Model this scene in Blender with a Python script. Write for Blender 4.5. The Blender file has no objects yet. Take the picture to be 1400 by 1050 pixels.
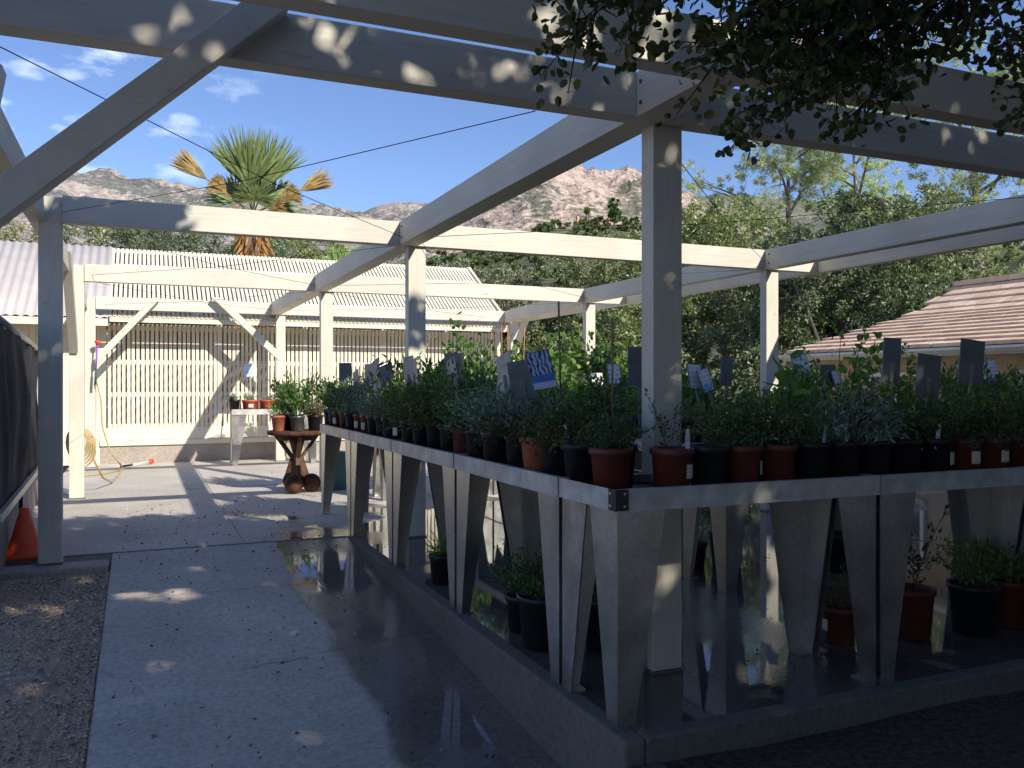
import bpy, math, random
import numpy as np
from mathutils import Vector, Matrix

# ------------------------------------------------------------------ camera, sky, sun, exposure
S = bpy.context.scene
C = S.collection
YAW = math.radians(23.38)
cam_d = bpy.data.cameras.new('camera'); cam = bpy.data.objects.new('camera', cam_d); C.objects.link(cam)
cam.location = (0, 0, 1.23)
cam.rotation_euler = (math.pi/2, 0, -YAW)
cam_d.sensor_width = 36.0; cam_d.lens = 36.0*1168/1400
cam_d.clip_start = 0.05; cam_d.clip_end = 12000
S.camera = cam

SUN = Vector((0.565, -1.40, 1.0)).normalized()          # towards the sun
EL = math.asin(SUN.z); AZ = math.atan2(SUN.x, SUN.y)
sd = bpy.data.lights.new('sun', 'SUN'); so = bpy.data.objects.new('sun', sd); C.objects.link(so)
sd.energy = 3.0; sd.angle = math.radians(0.55); sd.color = (1.0, 0.935, 0.82)
so.rotation_euler = SUN.to_track_quat('Z', 'Y').to_euler(); so.location = (20, -40, 40)

W = bpy.data.worlds.new('World'); S.world = W; W.use_nodes = True
wn, wl = W.node_tree.nodes, W.node_tree.links
wn.clear()
sky = wn.new('ShaderNodeTexSky'); sky.sky_type = 'NISHITA'; sky.sun_disc = False
sky.sun_elevation = EL; sky.sun_rotation = AZ; sky.altitude = 300; sky.air_density = 1.0; sky.dust_density = 0.1; sky.ozone_density = 4.0
tint = wn.new('ShaderNodeMixRGB'); tint.blend_type = 'MULTIPLY'; tint.inputs[0].default_value = 1; tint.inputs[2].default_value = (0.765, 0.75, 0.85, 1)
wl.new(sky.outputs[0], tint.inputs[1])
tc = wn.new('ShaderNodeTexCoord')
mp = wn.new('ShaderNodeMapping'); mp.inputs['Scale'].default_value = (9, 9, 20)
wl.new(tc.outputs['Generated'], mp.inputs[0])
nz = wn.new('ShaderNodeTexNoise'); nz.inputs['Scale'].default_value = 1.5; nz.inputs['Detail'].default_value = 5; nz.inputs['Roughness'].default_value = .55
wl.new(mp.outputs[0], nz.inputs[0])
cr = wn.new('ShaderNodeValToRGB'); cr.color_ramp.elements[0].position = .53; cr.color_ramp.elements[1].position = .78
wl.new(nz.outputs[0], cr.inputs[0])
dt = wn.new('ShaderNodeVectorMath'); dt.operation = 'DOT_PRODUCT'; dt.inputs[1].default_value = Vector((-0.07, 0.93, 0.33)).normalized()
wl.new(tc.outputs['Generated'], dt.inputs[0])
mr = wn.new('ShaderNodeMapRange'); mr.inputs[1].default_value = .976; mr.inputs[2].default_value = .996; mr.inputs[3].default_value = 0; mr.inputs[4].default_value = .5
wl.new(dt.outputs['Value'], mr.inputs[0])
mu = wn.new('ShaderNodeMath'); mu.operation = 'MULTIPLY'
wl.new(cr.outputs[0], mu.inputs[0]); wl.new(mr.outputs[0], mu.inputs[1])
cm = wn.new('ShaderNodeMixRGB'); cm.inputs[2].default_value = (11.5, 11.8, 12.6, 1)
wl.new(mu.outputs[0], cm.inputs[0]); wl.new(tint.outputs[0], cm.inputs[1])
bg = wn.new('ShaderNodeBackground'); bg.inputs[1].default_value = 0.10
wl.new(cm.outputs[0], bg.inputs[0])
wo = wn.new('ShaderNodeOutputWorld'); wl.new(bg.outputs[0], wo.inputs[0])

S.view_settings.view_transform = 'Standard'; S.view_settings.look = 'None'
S.view_settings.exposure = 0.95; S.view_settings.gamma = 1
S.render.engine = 'CYCLES'
S.cycles.max_bounces = 8; S.cycles.transparent_max_bounces = 8

rnd = random.Random(7)
R = np.random.default_rng(11)

# ------------------------------------------------------------------ helpers
def link(o, parent=None):
    C.objects.link(o)
    if parent is not None:
        o.parent = parent
    return o

class MB:
    def __init__(s): s.v = []; s.f = []; s.m = []; s.sm = []
    def add(s, vs, fs, m=0, smooth=False):
        b = len(s.v); s.v += [tuple(x) for x in vs]
        for f in fs: s.f.append(tuple(b+i for i in f)); s.m.append(m); s.sm.append(smooth)
    def box(s, x0, x1, y0, y1, z0, z1, m=0):
        s.add([(x0,y0,z0),(x1,y0,z0),(x1,y1,z0),(x0,y1,z0),(x0,y0,z1),(x1,y0,z1),(x1,y1,z1),(x0,y1,z1)],
              [(0,3,2,1),(4,5,6,7),(0,1,5,4),(1,2,6,5),(2,3,7,6),(3,0,4,7)], m)
    def hexa(s, p, m=0):        # 8 points: bottom 4, top 4
        s.add(p, [(0,3,2,1),(4,5,6,7),(0,1,5,4),(1,2,6,5),(2,3,7,6),(3,0,4,7)], m)
    def bar(s, p0, p1, w, h, up=(0,0,1), m=0):
        p0, p1, up = Vector(p0), Vector(p1), Vector(up)
        d = (p1-p0).normalized(); a = d.cross(up).normalized()*w/2; b = a.cross(d).normalized()*h/2
        s.hexa([p0-a-b, p0+a-b, p1+a-b, p1-a-b, p0-a+b, p0+a+b, p1+a+b, p1-a+b], m)
    def tube(s, pts, rs, n=6, m=0, cap=True):
        pts = [Vector(p) for p in pts]
        if not hasattr(rs, '__len__'): rs = [rs]*len(pts)
        rings = []
        for i, p in enumerate(pts):
            d = (pts[min(i+1, len(pts)-1)]-pts[max(i-1, 0)]).normalized()
            a = d.cross(Vector((.31,.17,.93))).normalized(); b = d.cross(a)
            rings.append([p+(a*math.cos(t)+b*math.sin(t))*rs[i] for t in [2*math.pi*k/n for k in range(n)]])
        vs = [q for r in rings for q in r]; fs = []
        for i in range(len(pts)-1):
            for k in range(n):
                fs.append((i*n+k, i*n+(k+1)%n, (i+1)*n+(k+1)%n, (i+1)*n+k))
        if cap:
            fs.append(tuple(range(n))[::-1]); fs.append(tuple((len(pts)-1)*n+k for k in range(n)))
        s.add(vs, fs, m, True)
    def lathe(s, prof, c=(0,0,0), n=20, m=0, capb=False, capt=False):
        vs = []; fs = []
        for r, z in prof:
            for k in range(n):
                t = 2*math.pi*k/n; vs.append((c[0]+r*math.cos(t), c[1]+r*math.sin(t), c[2]+z))
        for i in range(len(prof)-1):
            for k in range(n):
                fs.append((i*n+k, i*n+(k+1)%n, (i+1)*n+(k+1)%n, (i+1)*n+k))
        if capb: fs.append(tuple(range(n))[::-1])
        if capt: fs.append(tuple((len(prof)-1)*n+k for k in range(n)))
        s.add(vs, fs, m, True)
    def build(s, name, mats, parent=None, bevel=0, off=None):
        me = bpy.data.meshes.new(name)
        if off is None: off = parent.location if parent is not None else (0,0,0)
        if parent is not None and parent.parent is not None and off is parent.location:
            off = parent.location + parent.parent.location
        vs = [(x-off[0], y-off[1], z-off[2]) for x, y, z in s.v]
        me.from_pydata(vs, [], s.f)
        for m in (mats if isinstance(mats, (list, tuple)) else [mats]): me.materials.append(m)
        me.polygons.foreach_set('material_index', s.m)
        me.polygons.foreach_set('use_smooth', s.sm)
        me.update()
        o = link(bpy.data.objects.new(name, me), parent)
        if bevel:
            b = o.modifiers.new('bevel', 'BEVEL'); b.width = bevel; b.segments = 2; b.limit_method = 'ANGLE'; b.angle_limit = .6
        return o

def quads(name, Q, mats, mi=None, parent=None):
    """a mesh of loose quads, for leaves and twigs"""
    Q = np.ascontiguousarray(Q, dtype=np.float32); n = len(Q)
    me = bpy.data.meshes.new(name)
    me.vertices.add(4*n); me.vertices.foreach_set('co', Q.reshape(-1))
    me.loops.add(4*n); me.loops.foreach_set('vertex_index', np.arange(4*n, dtype=np.int32))
    me.polygons.add(n); me.polygons.foreach_set('loop_start', np.arange(0, 4*n, 4, dtype=np.int32))
    me.polygons.foreach_set('loop_total', np.full(n, 4, dtype=np.int32))
    for m in (mats if isinstance(mats, (list, tuple)) else [mats]): me.materials.append(m)
    if mi is not None: me.polygons.foreach_set('material_index', np.asarray(mi, dtype=np.int32))
    me.update(calc_edges=True)
    return link(bpy.data.objects.new(name, me), parent)

def nrm(a): return a/np.maximum(np.linalg.norm(a, axis=-1, keepdims=True), 1e-9)

def leaves(P, D, L, Wd, rng, fold=.25):
    """diamond leaves at points P growing along D"""
    n = len(P); D = nrm(D); r = rng.normal(size=(n, 3))
    side = nrm(np.cross(D, r)); up = np.cross(side, D)
    L = np.asarray(L).reshape(-1, 1)*np.ones((n, 1)); Wd = np.asarray(Wd).reshape(-1, 1)*np.ones((n, 1))
    mid = P + D*L*.45 + up*L*fold*.3
    tip = P + D*L - up*L*fold*.35
    return np.stack([P, mid+side*Wd/2, tip, mid-side*Wd/2], axis=1)

def twigs(A, B, ra, rb):
    """flat crossed quads from points A to B"""
    d = nrm(B-A); a = nrm(np.cross(d, np.array([.3, .2, .93]))); b = np.cross(d, a)
    ra = np.asarray(ra).reshape(-1, 1)*np.ones((len(A), 1)); rb = np.asarray(rb).reshape(-1, 1)*np.ones((len(A), 1))
    q1 = np.stack([A-a*ra, A+a*ra, B+a*rb, B-a*rb], axis=1)
    q2 = np.stack([A-b*ra, A+b*ra, B+b*rb, B-b*rb], axis=1)
    return np.concatenate([q1, q2])

def tag(o, label=None, cat=None, group=None, kind=None):
    if label: o['label'] = label
    if cat: o['category'] = cat
    if group: o['group'] = group
    if kind: o['kind'] = kind
    return o

def empty(name, loc=(0,0,0), label=None, cat=None, group=None, rz=0, parent=None):
    o = bpy.data.objects.new(name, None); o.empty_display_size = .1
    link(o, parent); o.location = loc; o.rotation_euler = (0, 0, rz)
    return tag(o, label, cat, group)

# ------------------------------------------------------------------ materials
def mat(name):
    m = bpy.data.materials.new(name); m.use_nodes = True
    nt = m.node_tree
    return m, nt.nodes, nt.links, nt.nodes['Principled BSDF']

def N(nodes, t, **kw):
    n = nodes.new(t)
    for k, v in kw.items():
        if k in n.inputs.keys(): n.inputs[k].default_value = v
        else: setattr(n, k, v)
    return n

def noise(nodes, links, scale, detail=4, rough=.55, vec=None, dist=0):
    n = nodes.new('ShaderNodeTexNoise'); n.inputs['Scale'].default_value = scale; n.inputs['Detail'].default_value = detail
    n.inputs['Roughness'].default_value = rough; n.inputs['Distortion'].default_value = dist
    if vec is not None: links.new(vec, n.inputs['Vector'])
    return n

def ramp(nodes, links, src, stops):
    r = nodes.new('ShaderNodeValToRGB'); e = r.color_ramp.elements
    while len(e) < len(stops): e.new(.5)
    for i, (p, c) in enumerate(stops):
        e[i].position = p; e[i].color = (c[0], c[1], c[2], 1) if hasattr(c, '__len__') else (c, c, c, 1)
    links.new(src, r.inputs[0]); return r

def mix(nodes, links, f, a, b, blend='MIX'):
    m = nodes.new('ShaderNodeMixRGB'); m.blend_type = blend
    for i, x in zip((0, 1, 2), (f, a, b)):
        if hasattr(x, 'is_linked') or hasattr(x, 'links'): links.new(x, m.inputs[i])
        elif hasattr(x, '__len__'): m.inputs[i].default_value = (x[0], x[1], x[2], 1)
        else: m.inputs[i].default_value = x if i == 0 else (x, x, x, 1)
    return m

def mathn(nodes, links, op, a, b=None, clamp=False):
    m = nodes.new('ShaderNodeMath'); m.operation = op; m.use_clamp = clamp
    for i, x in enumerate((a, b)):
        if x is None: continue
        if hasattr(x, 'links'): links.new(x, m.inputs[i])
        else: m.inputs[i].default_value = x
    return m

def bump(nodes, links, b, h, strength=.3, dist=.01):
    n = nodes.new('ShaderNodeBump'); n.inputs['Strength'].default_value = strength; n.inputs['Distance'].default_value = dist
    links.new(h, n.inputs['Height']); links.new(n.outputs[0], b.inputs['Normal']); return n

def coords(nodes, links, scale=(1,1,1), which='Object'):
    t = nodes.new('ShaderNodeTexCoord'); m = nodes.new('ShaderNodeMapping'); m.inputs['Scale'].default_value = scale
    links.new(t.outputs[which], m.inputs[0]); return m.outputs[0]

def simple(name, col, rough=.6, metal=0, var=.12, scale=30, bumps=.1, spec=.5):
    m, n, l, b = mat(name)
    v = coords(n, l)
    a = noise(n, l, scale, 5, .6, v)
    lo = tuple(c*(1-var*1.6) for c in col); hi = tuple(min(1, c*(1+var)) for c in col)
    r = ramp(n, l, a.outputs[0], [(.3, lo), (.7, hi)])
    l.new(r.outputs[0], b.inputs['Base Color'])
    b.inputs['Roughness'].default_value = rough; b.inputs['Metallic'].default_value = metal
    b.inputs['Specular IOR Level'].default_value = spec
    if bumps: bump(n, l, b, a.outputs[0], bumps, .004)
    return m

def paint_wood(name, col):
    m, n, l, b = mat(name)
    v = coords(n, l); big = noise(n, l, 1.3, 4, .6, v)
    r = ramp(n, l, big.outputs[0], [(.3, tuple(c*.82 for c in col)), (.65, col)])
    sc = coords(n, l, (7, 7, 22)); st = noise(n, l, 1.0, 6, .62, sc, .6)
    sr = ramp(n, l, st.outputs[0], [(.62, 0), (.74, 1)])
    c2 = mix(n, l, mathn(n, l, 'MULTIPLY', sr.outputs[0], .5).outputs[0], r.outputs[0], (.36, .33, .29))
    kn = n.new('ShaderNodeTexVoronoi'); kn.inputs['Scale'].default_value = 4.5; l.new(coords(n, l, (1, 1, 1.6)), kn.inputs[0])
    kr = ramp(n, l, kn.outputs['Distance'], [(.03, 1), (.07, 0)])
    c3 = mix(n, l, mathn(n, l, 'MULTIPLY', kr.outputs[0], .4).outputs[0], c2.outputs[0], (.25, .22, .19))
    gr = noise(n, l, 9, 6, .65, coords(n, l, (1, 1, 1), 'Generated'), .3)
    gm = ramp(n, l, gr.outputs[0], [(.36, .91), (.5, 1.0), (.64, 1.03)])
    c4 = mix(n, l, 1, c3.outputs[0], gm.outputs[0], 'MULTIPLY')
    l.new(c4.outputs[0], b.inputs['Base Color'])
    b.inputs['Roughness'].default_value = .6
    g = noise(n, l, 60, 4, .6, v)
    hb = mathn(n, l, 'ADD', g.outputs[0], mathn(n, l, 'MULTIPLY', gr.outputs[0], 1.6).outputs[0]); bump(n, l, b, hb.outputs[0], .25, .004)
    return m

CREAM = paint_wood('cream_paint', (.73, .68, .565))
LATHC = paint_wood('lath_paint', (.86, .79, .62))
WHITE = simple('white_board', (.78, .78, .74), .5)
INTERIOR = simple('lit_interior_brown', (.42, .33, .22), .9)  # interior brown, lightened to stand in for sun through the laths
METALROOF = simple('pale_metal_roof', (.70, .635, .58), .45, .1, .06, 3, .05)

def concrete(name, base, wet=None):
    """wet: (kind) -> irregular wet patches, darker and mirror smooth"""
    m, n, l, b = mat(name)
    v = coords(n, l)
    a = noise(n, l, 1.1, 5, .6, v); f = noise(n, l, 38, 5, .65, v); g = noise(n, l, 240, 2, .5, v)
    r1 = ramp(n, l, a.outputs[0], [(.3, tuple(c*.80 for c in base)), (.7, tuple(c*1.1 for c in base))])
    r2 = ramp(n, l, f.outputs[0], [(.33, .72), (.6, 1.08)])
    c = mix(n, l, 1.0, r1.outputs[0], r2.outputs[0], 'MULTIPLY')
    sp = ramp(n, l, g.outputs[0], [(.70, 0), (.76, 1)])
    c = mix(n, l, mathn(n, l, 'MULTIPLY', sp.outputs[0], .35).outputs[0], c.outputs[0], (.1, .09, .08))
    if wet:
        sx = n.new('ShaderNodeSeparateXYZ'); l.new(v, sx.inputs[0])
        wn1 = noise(n, l, 1.0, 5, .55, v, .4)
        w0 = mathn(n, l, 'MULTIPLY_ADD', wn1.outputs[0], 2.0)
        if wet == 'ramp':
            w0.inputs[1].default_value = 1.3; w0.inputs[2].default_value = -.65
            grad = mathn(n, l, 'SUBTRACT', sx.outputs[0], .93)
            gs = mathn(n, l, 'MULTIPLY', grad.outputs[0], 3.2)
        else:
            w0.inputs[1].default_value = 2.2; w0.inputs[2].default_value = -1.1
            # wet under the benches, drying out far away and to the left
            gx = mathn(n, l, 'MULTIPLY', mathn(n, l, 'SUBTRACT', sx.outputs[0], 1.0).outputs[0], .9)
            gx = mathn(n, l, 'MINIMUM', gx.outputs[0], 1.0)
            gy = mathn(n, l, 'MULTIPLY', mathn(n, l, 'SUBTRACT', 8.2, sx.outputs[1]).outputs[0], .45)
            gy = mathn(n, l, 'MINIMUM', gy.outputs[0], 1.0)
            gs = mathn(n, l, 'MINIMUM', gx.outputs[0], gy.outputs[0])
        ws = mathn(n, l, 'ADD', gs.outputs[0], w0.outputs[0])
        mask = n.new('ShaderNodeMapRange'); mask.interpolation_type = 'SMOOTHSTEP'
        mask.inputs[1].default_value = -.08; mask.inputs[2].default_value = .12
        l.new(ws.outputs[0], mask.inputs[0])
        pud = n.new('ShaderNodeMapRange'); pud.interpolation_type = 'SMOOTHSTEP'
        pud.inputs[1].default_value = .36 if wet == 'slab' else .47; pud.inputs[2].default_value = .44 if wet == 'slab' else .58
        pn = noise(n, l, .9, 4, .5, v)
        l.new(mathn(n, l, 'MULTIPLY', mask.outputs[0], pn.outputs[0]).outputs[0], pud.inputs[0])
        dark = mix(n, l, 1.0, c.outputs[0], ((.20, .20, .205) if wet == 'slab' else (.36, .355, .35)), 'MULTIPLY')
        c = mix(n, l, mask.outputs[0], c.outputs[0], dark.outputs[0])
        ro = mix(n, l, mask.outputs[0], .85, .16 if wet == 'slab' else .24)
        ro = mix(n, l, pud.outputs[0], ro.outputs[0], .035)
        l.new(ro.outputs[0], b.inputs['Roughness'])
        bs = mathn(n, l, 'SUBTRACT', 1.0, pud.outputs[0])
        hb = mathn(n, l, 'MULTIPLY', f.outputs[0], mathn(n, l, 'MULTIPLY_ADD', bs.outputs[0], .95).outputs[0])
        bb = bump(n, l, b, f.outputs[0], .25, .006)
        l.new(mathn(n, l, 'MULTIPLY', mathn(n, l, 'SUBTRACT', 1.02, pud.outputs[0]).outputs[0], .22).outputs[0], bb.inputs['Strength'])
    else:
        b.inputs['Roughness'].default_value = .88; bump(n, l, b, f.outputs[0], .3, .006)
    l.new(c.outputs[0], b.inputs['Base Color'])
    return m

CONC = concrete('slab_concrete', (.58, .53, .47), 'slab')
RAMPC = concrete('ramp_concrete', (.62, .535, .45), 'ramp')
KERBC = concrete('kerb_concrete', (.155, .14, .12))
FOOTC = concrete('footing_concrete', (.42, .36, .30))
SOIL = simple('dark_soil', (.085, .058, .034), .95, 0, .5, 40, .6)
GRAVEL = simple('gravel_bed', (.50, .37, .25), .95, 0, .45, 90, .8)
PEBBLE = simple('pebble', (.30, .265, .22), .9, 0, .4, 25, .2)

def galv(name, col=.62):
    m, n, l, b = mat(name)
    v = coords(n, l); vo = n.new('ShaderNodeTexVoronoi'); vo.inputs['Scale'].default_value = 55; l.new(v, vo.inputs[0])
    s = noise(n, l, 5, 4, .6, v)
    r = ramp(n, l, vo.outputs['Color'], [(.1, (col*.82, col*.82, col*.78)), (.9, (col, col*.985, col*.94))])
    r2 = ramp(n, l, s.outputs[0], [(.3, .78), (.7, 1.05)])
    c = mix(n, l, 1, r.outputs[0], r2.outputs[0], 'MULTIPLY')
    # water beads and scuffs
    d = n.new('ShaderNodeTexVoronoi'); d.inputs['Scale'].default_value = 30; l.new(v, d.inputs[0])
    dr = ramp(n, l, d.outputs['Distance'], [(.035, 1), (.075, 0)])
    c = mix(n, l, mathn(n, l, 'MULTIPLY', dr.outputs[0], .75).outputs[0], c.outputs[0], (.92, .93, .95))
    l.new(c.outputs[0], b.inputs['Base Color']); b.inputs['Metallic'].default_value = 1.0
    rr = ramp(n, l, s.outputs[0], [(.3, .32), (.7, .46)]); l.new(rr.outputs[0], b.inputs['Roughness'])
    bump(n, l, b, dr.outputs[0], .15, .003)
    return m
GALV = galv('galvanised_steel', .58)
RIMZ = simple('weathered_zinc', (.58, .565, .53), .55, .35, .2, 9, .1)
BENCHTOP = simple('bench_mesh_top', (.03, .03, .03), .6, .3)
BRACKET = simple('black_bracket', (.02, .02, .022), .45)
BOLT = simple('bolt_head', (.6, .6, .6), .3, 1)

def leafmat(name, c0, c1, trans=.25, rough=.5, spec=.35):
    m, n, l, b = mat(name)
    g = n.new('ShaderNodeNewGeometry')
    r = ramp(n, l, g.outputs['Random Per Island'], [(0, c0), (.75, c1), (1, tuple(min(1, x*1.35+.01) for x in c1))])
    oi = n.new('ShaderNodeObjectInfo')
    vr = ramp(n, l, oi.outputs['Random'], [(0, (.70, .72, .75)), (.35, (1, 1, 1)), (.7, (1.25, 1.12, .85)), (1, (.95, 1.2, 1.05))])
    r = mix(n, l, 1, r.outputs[0], vr.outputs[0], 'MULTIPLY')
    l.new(r.outputs[0], b.inputs['Base Color']); b.inputs['Roughness'].default_value = rough
    b.inputs['Specular IOR Level'].default_value = spec
    t = n.new('ShaderNodeBsdfTranslucent')
    tcx = mix(n, l, 1, r.outputs[0], (1.3, 1.6, .6), 'MULTIPLY'); l.new(tcx.outputs[0], t.inputs[0])
    ms = n.new('ShaderNodeMixShader'); ms.inputs[0].default_value = trans
    l.new(b.outputs[0], ms.inputs[1]); l.new(t.outputs[0], ms.inputs[2])
    l.new(ms.outputs[0], n['Material Output'].inputs[0])
    return m
LF = {
 'green':  leafmat('leaf_green', (.065, .125, .035), (.16, .27, .085)),
 'dark':   leafmat('leaf_dark_green', (.045, .09, .04), (.11, .19, .075)),
 'silver': leafmat('leaf_silver', (.13, .18, .135), (.26, .33, .26), .12),
 'fresh':  leafmat('leaf_fresh', (.075, .14, .04), (.16, .26, .08), .35),
 'olive':  leafmat('leaf_olive', (.05, .065, .02), (.11, .13, .05)),
 'rosy':   leafmat('leaf_rosy', (.12, .08, .05), (.22, .17, .10)),
}
STEM = simple('plant_stem', (.11, .08, .045), .8, 0, .3)
STEMG = simple('green_stem', (.10, .14, .05), .6, 0, .3)
STEMP = simple('pale_stem', (.42, .34, .16), .6, 0, .2)
POT_BLACK = simple('black_plastic', (.013, .013, .014), .45, 0, .3, 20, .03)
POT_RED = simple('red_brown_plastic', (.14, .029, .019), .5, 0, .2, 12, .03)
POT_TERRA = simple('terracotta', (.42, .13, .075), .65, 0, .2, 12, .05)
POT_BRIGHT = simple('bright_red_plastic', (.52, .085, .045), .5, 0, .15, 12, .04)
POT_STEEL = simple('grey_tin', (.16, .165, .17), .4, .6, .2, 12, .05)
POTSOIL = simple('potting_soil', (.03, .02, .014), .95, 0, .4, 60, .5)

def printed(name, base=(.86, .86, .86), ink=(.42, .42, .46), pitch=34.0, pic=None):
    """a card printed with grey lines, optionally with a picture block in its lower half (object coordinates, z up)"""
    m, n, l, b = mat(name)
    v = coords(n, l); sx = n.new('ShaderNodeSeparateXYZ'); l.new(v, sx.inputs[0])
    w = mathn(n, l, 'FRACT', mathn(n, l, 'MULTIPLY', sx.outputs[2], pitch).outputs[0])
    st = mathn(n, l, 'GREATER_THAN', w.outputs[0], .62)
    wd = noise(n, l, 95, 1, .4, coords(n, l, (1, 1, .25))); gt = mathn(n, l, 'GREATER_THAN', wd.outputs[0], .47)
    k = mathn(n, l, 'MULTIPLY', st.outputs[0], gt.outputs[0])
    c = mix(n, l, mathn(n, l, 'MULTIPLY', k.outputs[0], .7).outputs[0], base, ink)
    if pic:
        z0, z1, ca, cb = pic
        inz = mathn(n, l, 'MULTIPLY', mathn(n, l, 'GREATER_THAN', sx.outputs[2], z0).outputs[0], mathn(n, l, 'LESS_THAN', sx.outputs[2], z1).outputs[0])
        inx = mathn(n, l, 'LESS_THAN', mathn(n, l, 'ABSOLUTE', sx.outputs[0]).outputs[0], .055)
        pk = mathn(n, l, 'MULTIPLY', inz.outputs[0], inx.outputs[0])
        pn = noise(n, l, 45, 4, .6, v, .5); pr = ramp(n, l, pn.outputs[0], [(.4, ca), (.6, cb)])
        c = mix(n, l, pk.outputs[0], c.outputs[0], pr.outputs[0])
    l.new(c.outputs[0], b.inputs['Base Color']); b.inputs['Roughness'].default_value = .45
    return m
SIGN_PRINTS = [
    printed('sign_print_blue', pic=(-.085, -.02, (.10, .22, .50), (.55, .66, .82))),
    printed('sign_print_green', pic=(-.085, .0, (.10, .16, .05), (.45, .42, .15))),
    printed('sign_print_text'),
]
SIGNBACK = simple('sign_back_grey', (.20, .21, .22), .6, 0, .2, 10, .03)
SIGNBACKL = simple('sign_back_weathered', (.60, .53, .44), .7, 0, .2, 14, .05)
STICKER = printed('pot_sticker', (.66, .62, .50), (.3, .28, .22), 60.0)
TAGM = printed('plant_tag_white', (.74, .76, .78), (.25, .3, .4), 90.0)

# ------------------------------------------------------------------ the ground
def ramp_z(y): return min(0.0, -.073*(6.87-y))
def ground_z(x, y):
    if x < 1.6 and y < 6.9: return max(ramp_z(y), -.9)-.07
    if y > 14.7 or x > 9: return -.25 - .35*min(1, max(0, x-9)/2) + 0*y
    return -.12
def rock_hash(i, j, s):
    return R.random()
xs = [-4000,-900,-200,-60,-25,-12,-6,-3,-1.5,-.8,0,.8,1.5,1.65,2.5,4,6,8,8.95,9.5,11,14,20,30,60,200,900,4000]
ys = [-4000,-900,-200,-60,-25,-12,-6,-4,-2,0,1,2,3,4,5,6,6.85,7,8,10,12,14.6,14.8,20,30,60,200,900,4000]
mb = MB(); mb.add([(x, y, ground_z(x, y)) for y in ys for x in xs],
    [(j*len(xs)+i, j*len(xs)+i+1, (j+1)*len(xs)+i+1, (j+1)*len(xs)+i) for j in range(len(ys)-1) for i in range(len(xs)-1)])
DIRT = simple('dry_earth', (.19, .15, .105), .95, 0, .35, 3, .4)
tag(mb.build('ground', DIRT), kind='structure')

# concrete slab under the pergola, with a chamfered kerb edge
mb = MB(); z0 = -.62
mb.box(1.53, 9.0, 2.55, 6.87, z0, 0); mb.box(-1.0, 9.0, 6.87, 14.62, z0, 0)
tag(mb.build('pavement', CONC), kind='structure')
mb = MB(); mb.box(1.515, 1.60, 2.53, 6.875, -.62, .003); mb.box(1.60, 9.0, 2.53, 2.61, -.62, .003)
tag(mb.build('kerb', KERBC, bevel=.012), kind='structure')
# control joints of the slab
mb = MB()
for x0, x1, y0, y1 in ((-1, 1.515, 6.868, 6.88), (-1, 9, 10.7, 10.708), (2.9, 2.908, 6.9, 14.6), (.72, .728, 6.9, 14.6), (5.6, 5.608, 2.7, 14.6)):
    mb.box(x0, x1, y0, y1, -.01, .0035)
tag(mb.build('slab_joint', simple('joint_pale', (.34, .32, .29), .9)), kind='structure')
# ramp down towards the viewer
mb = MB(); ny = 24; nx = 4
Y = [6.865-(6.865+3.2)*i/ny for i in range(ny+1)]; X = [-.2+(1.515+.2)*i/nx for i in range(nx+1)]
mb.add([(x, y, ramp_z(y)-.004) for y in Y for k, x in enumerate(X)],
       [(j*(nx+1)+i, (j+1)*(nx+1)+i, (j+1)*(nx+1)+i+1, j*(nx+1)+i+1) for j in range(ny) for i in range(nx)])
mb.add([(-.2, 6.865, -.004), (-.2, -3.2, ramp_z(-3.2)), (-.2, -3.2, -1.2), (-.2, 6.865, -1.2)], [(0,1,2,3)])
tag(mb.build('walkway', RAMPC), kind='structure')
mb = MB()
def crack(p, w):
    for (xa, ya), (xb, yb) in zip(p[:-1], p[1:]):
        d = Vector((xb-xa, yb-ya, 0)).normalized(); q = Vector((-d.y, d.x, 0))*w
        a, b = Vector((xa, ya, ramp_z(ya)-.001)), Vector((xb, yb, ramp_z(yb)-.001)); mb.add([a-q, b-q, b+q, a+q], [(0, 1, 2, 3)])
rc = random.Random(4)
def wander(x0, y0, x1, y1, n, j): return [(x0+(x1-x0)*i/n+(rc.uniform(-j, j) if 0 < i < n else 0), y0+(y1-y0)*i/n+rc.uniform(-j, j)) for i in range(n+1)]
crack(wander(.45, 4.42, .78, 4.46, 9, .012), .0022); crack(wander(.86, 4.5, 1.5, 4.62, 12, .012), .002); crack(wander(.2, 3.3, .52, 3.02, 10, .015), .0018)
crack([(-.2, 5.72), (1.51, 5.72)], .0022); crack(wander(1.05, 5.7, 1.2, 5.0, 12, .015), .0016)
tag(mb.build('pavement_crack', simple('crack_dark', (.10, .09, .08), .9)), kind='structure')
# kerb wall beside the ramp nearer the viewer, and the soil bed behind it
mb = MB(); mb.box(1.515, 1.66, -3.2, 2.53, -.9, -.085)
tag(mb.build('kerb', KERBC, bevel=.01), kind='structure')
mb = MB(); n = 34; G = [(1.66+7.5*i/n, -3.2+5.73*j/n) for j in range(n+1) for i in range(n+1)]
mb.add([(x, y, -.10+.006*math.sin(x*4.1+y*3)*math.sin(y*5.3)+rnd.uniform(-.006, .006)) for x, y in G],
       [(j*(n+1)+i, j*(n+1)+i+1, (j+1)*(n+1)+i+1, (j+1)*(n+1)+i) for j in range(n) for i in range(n)])
tag(mb.build('soil_bed', SOIL), kind='structure')
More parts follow.
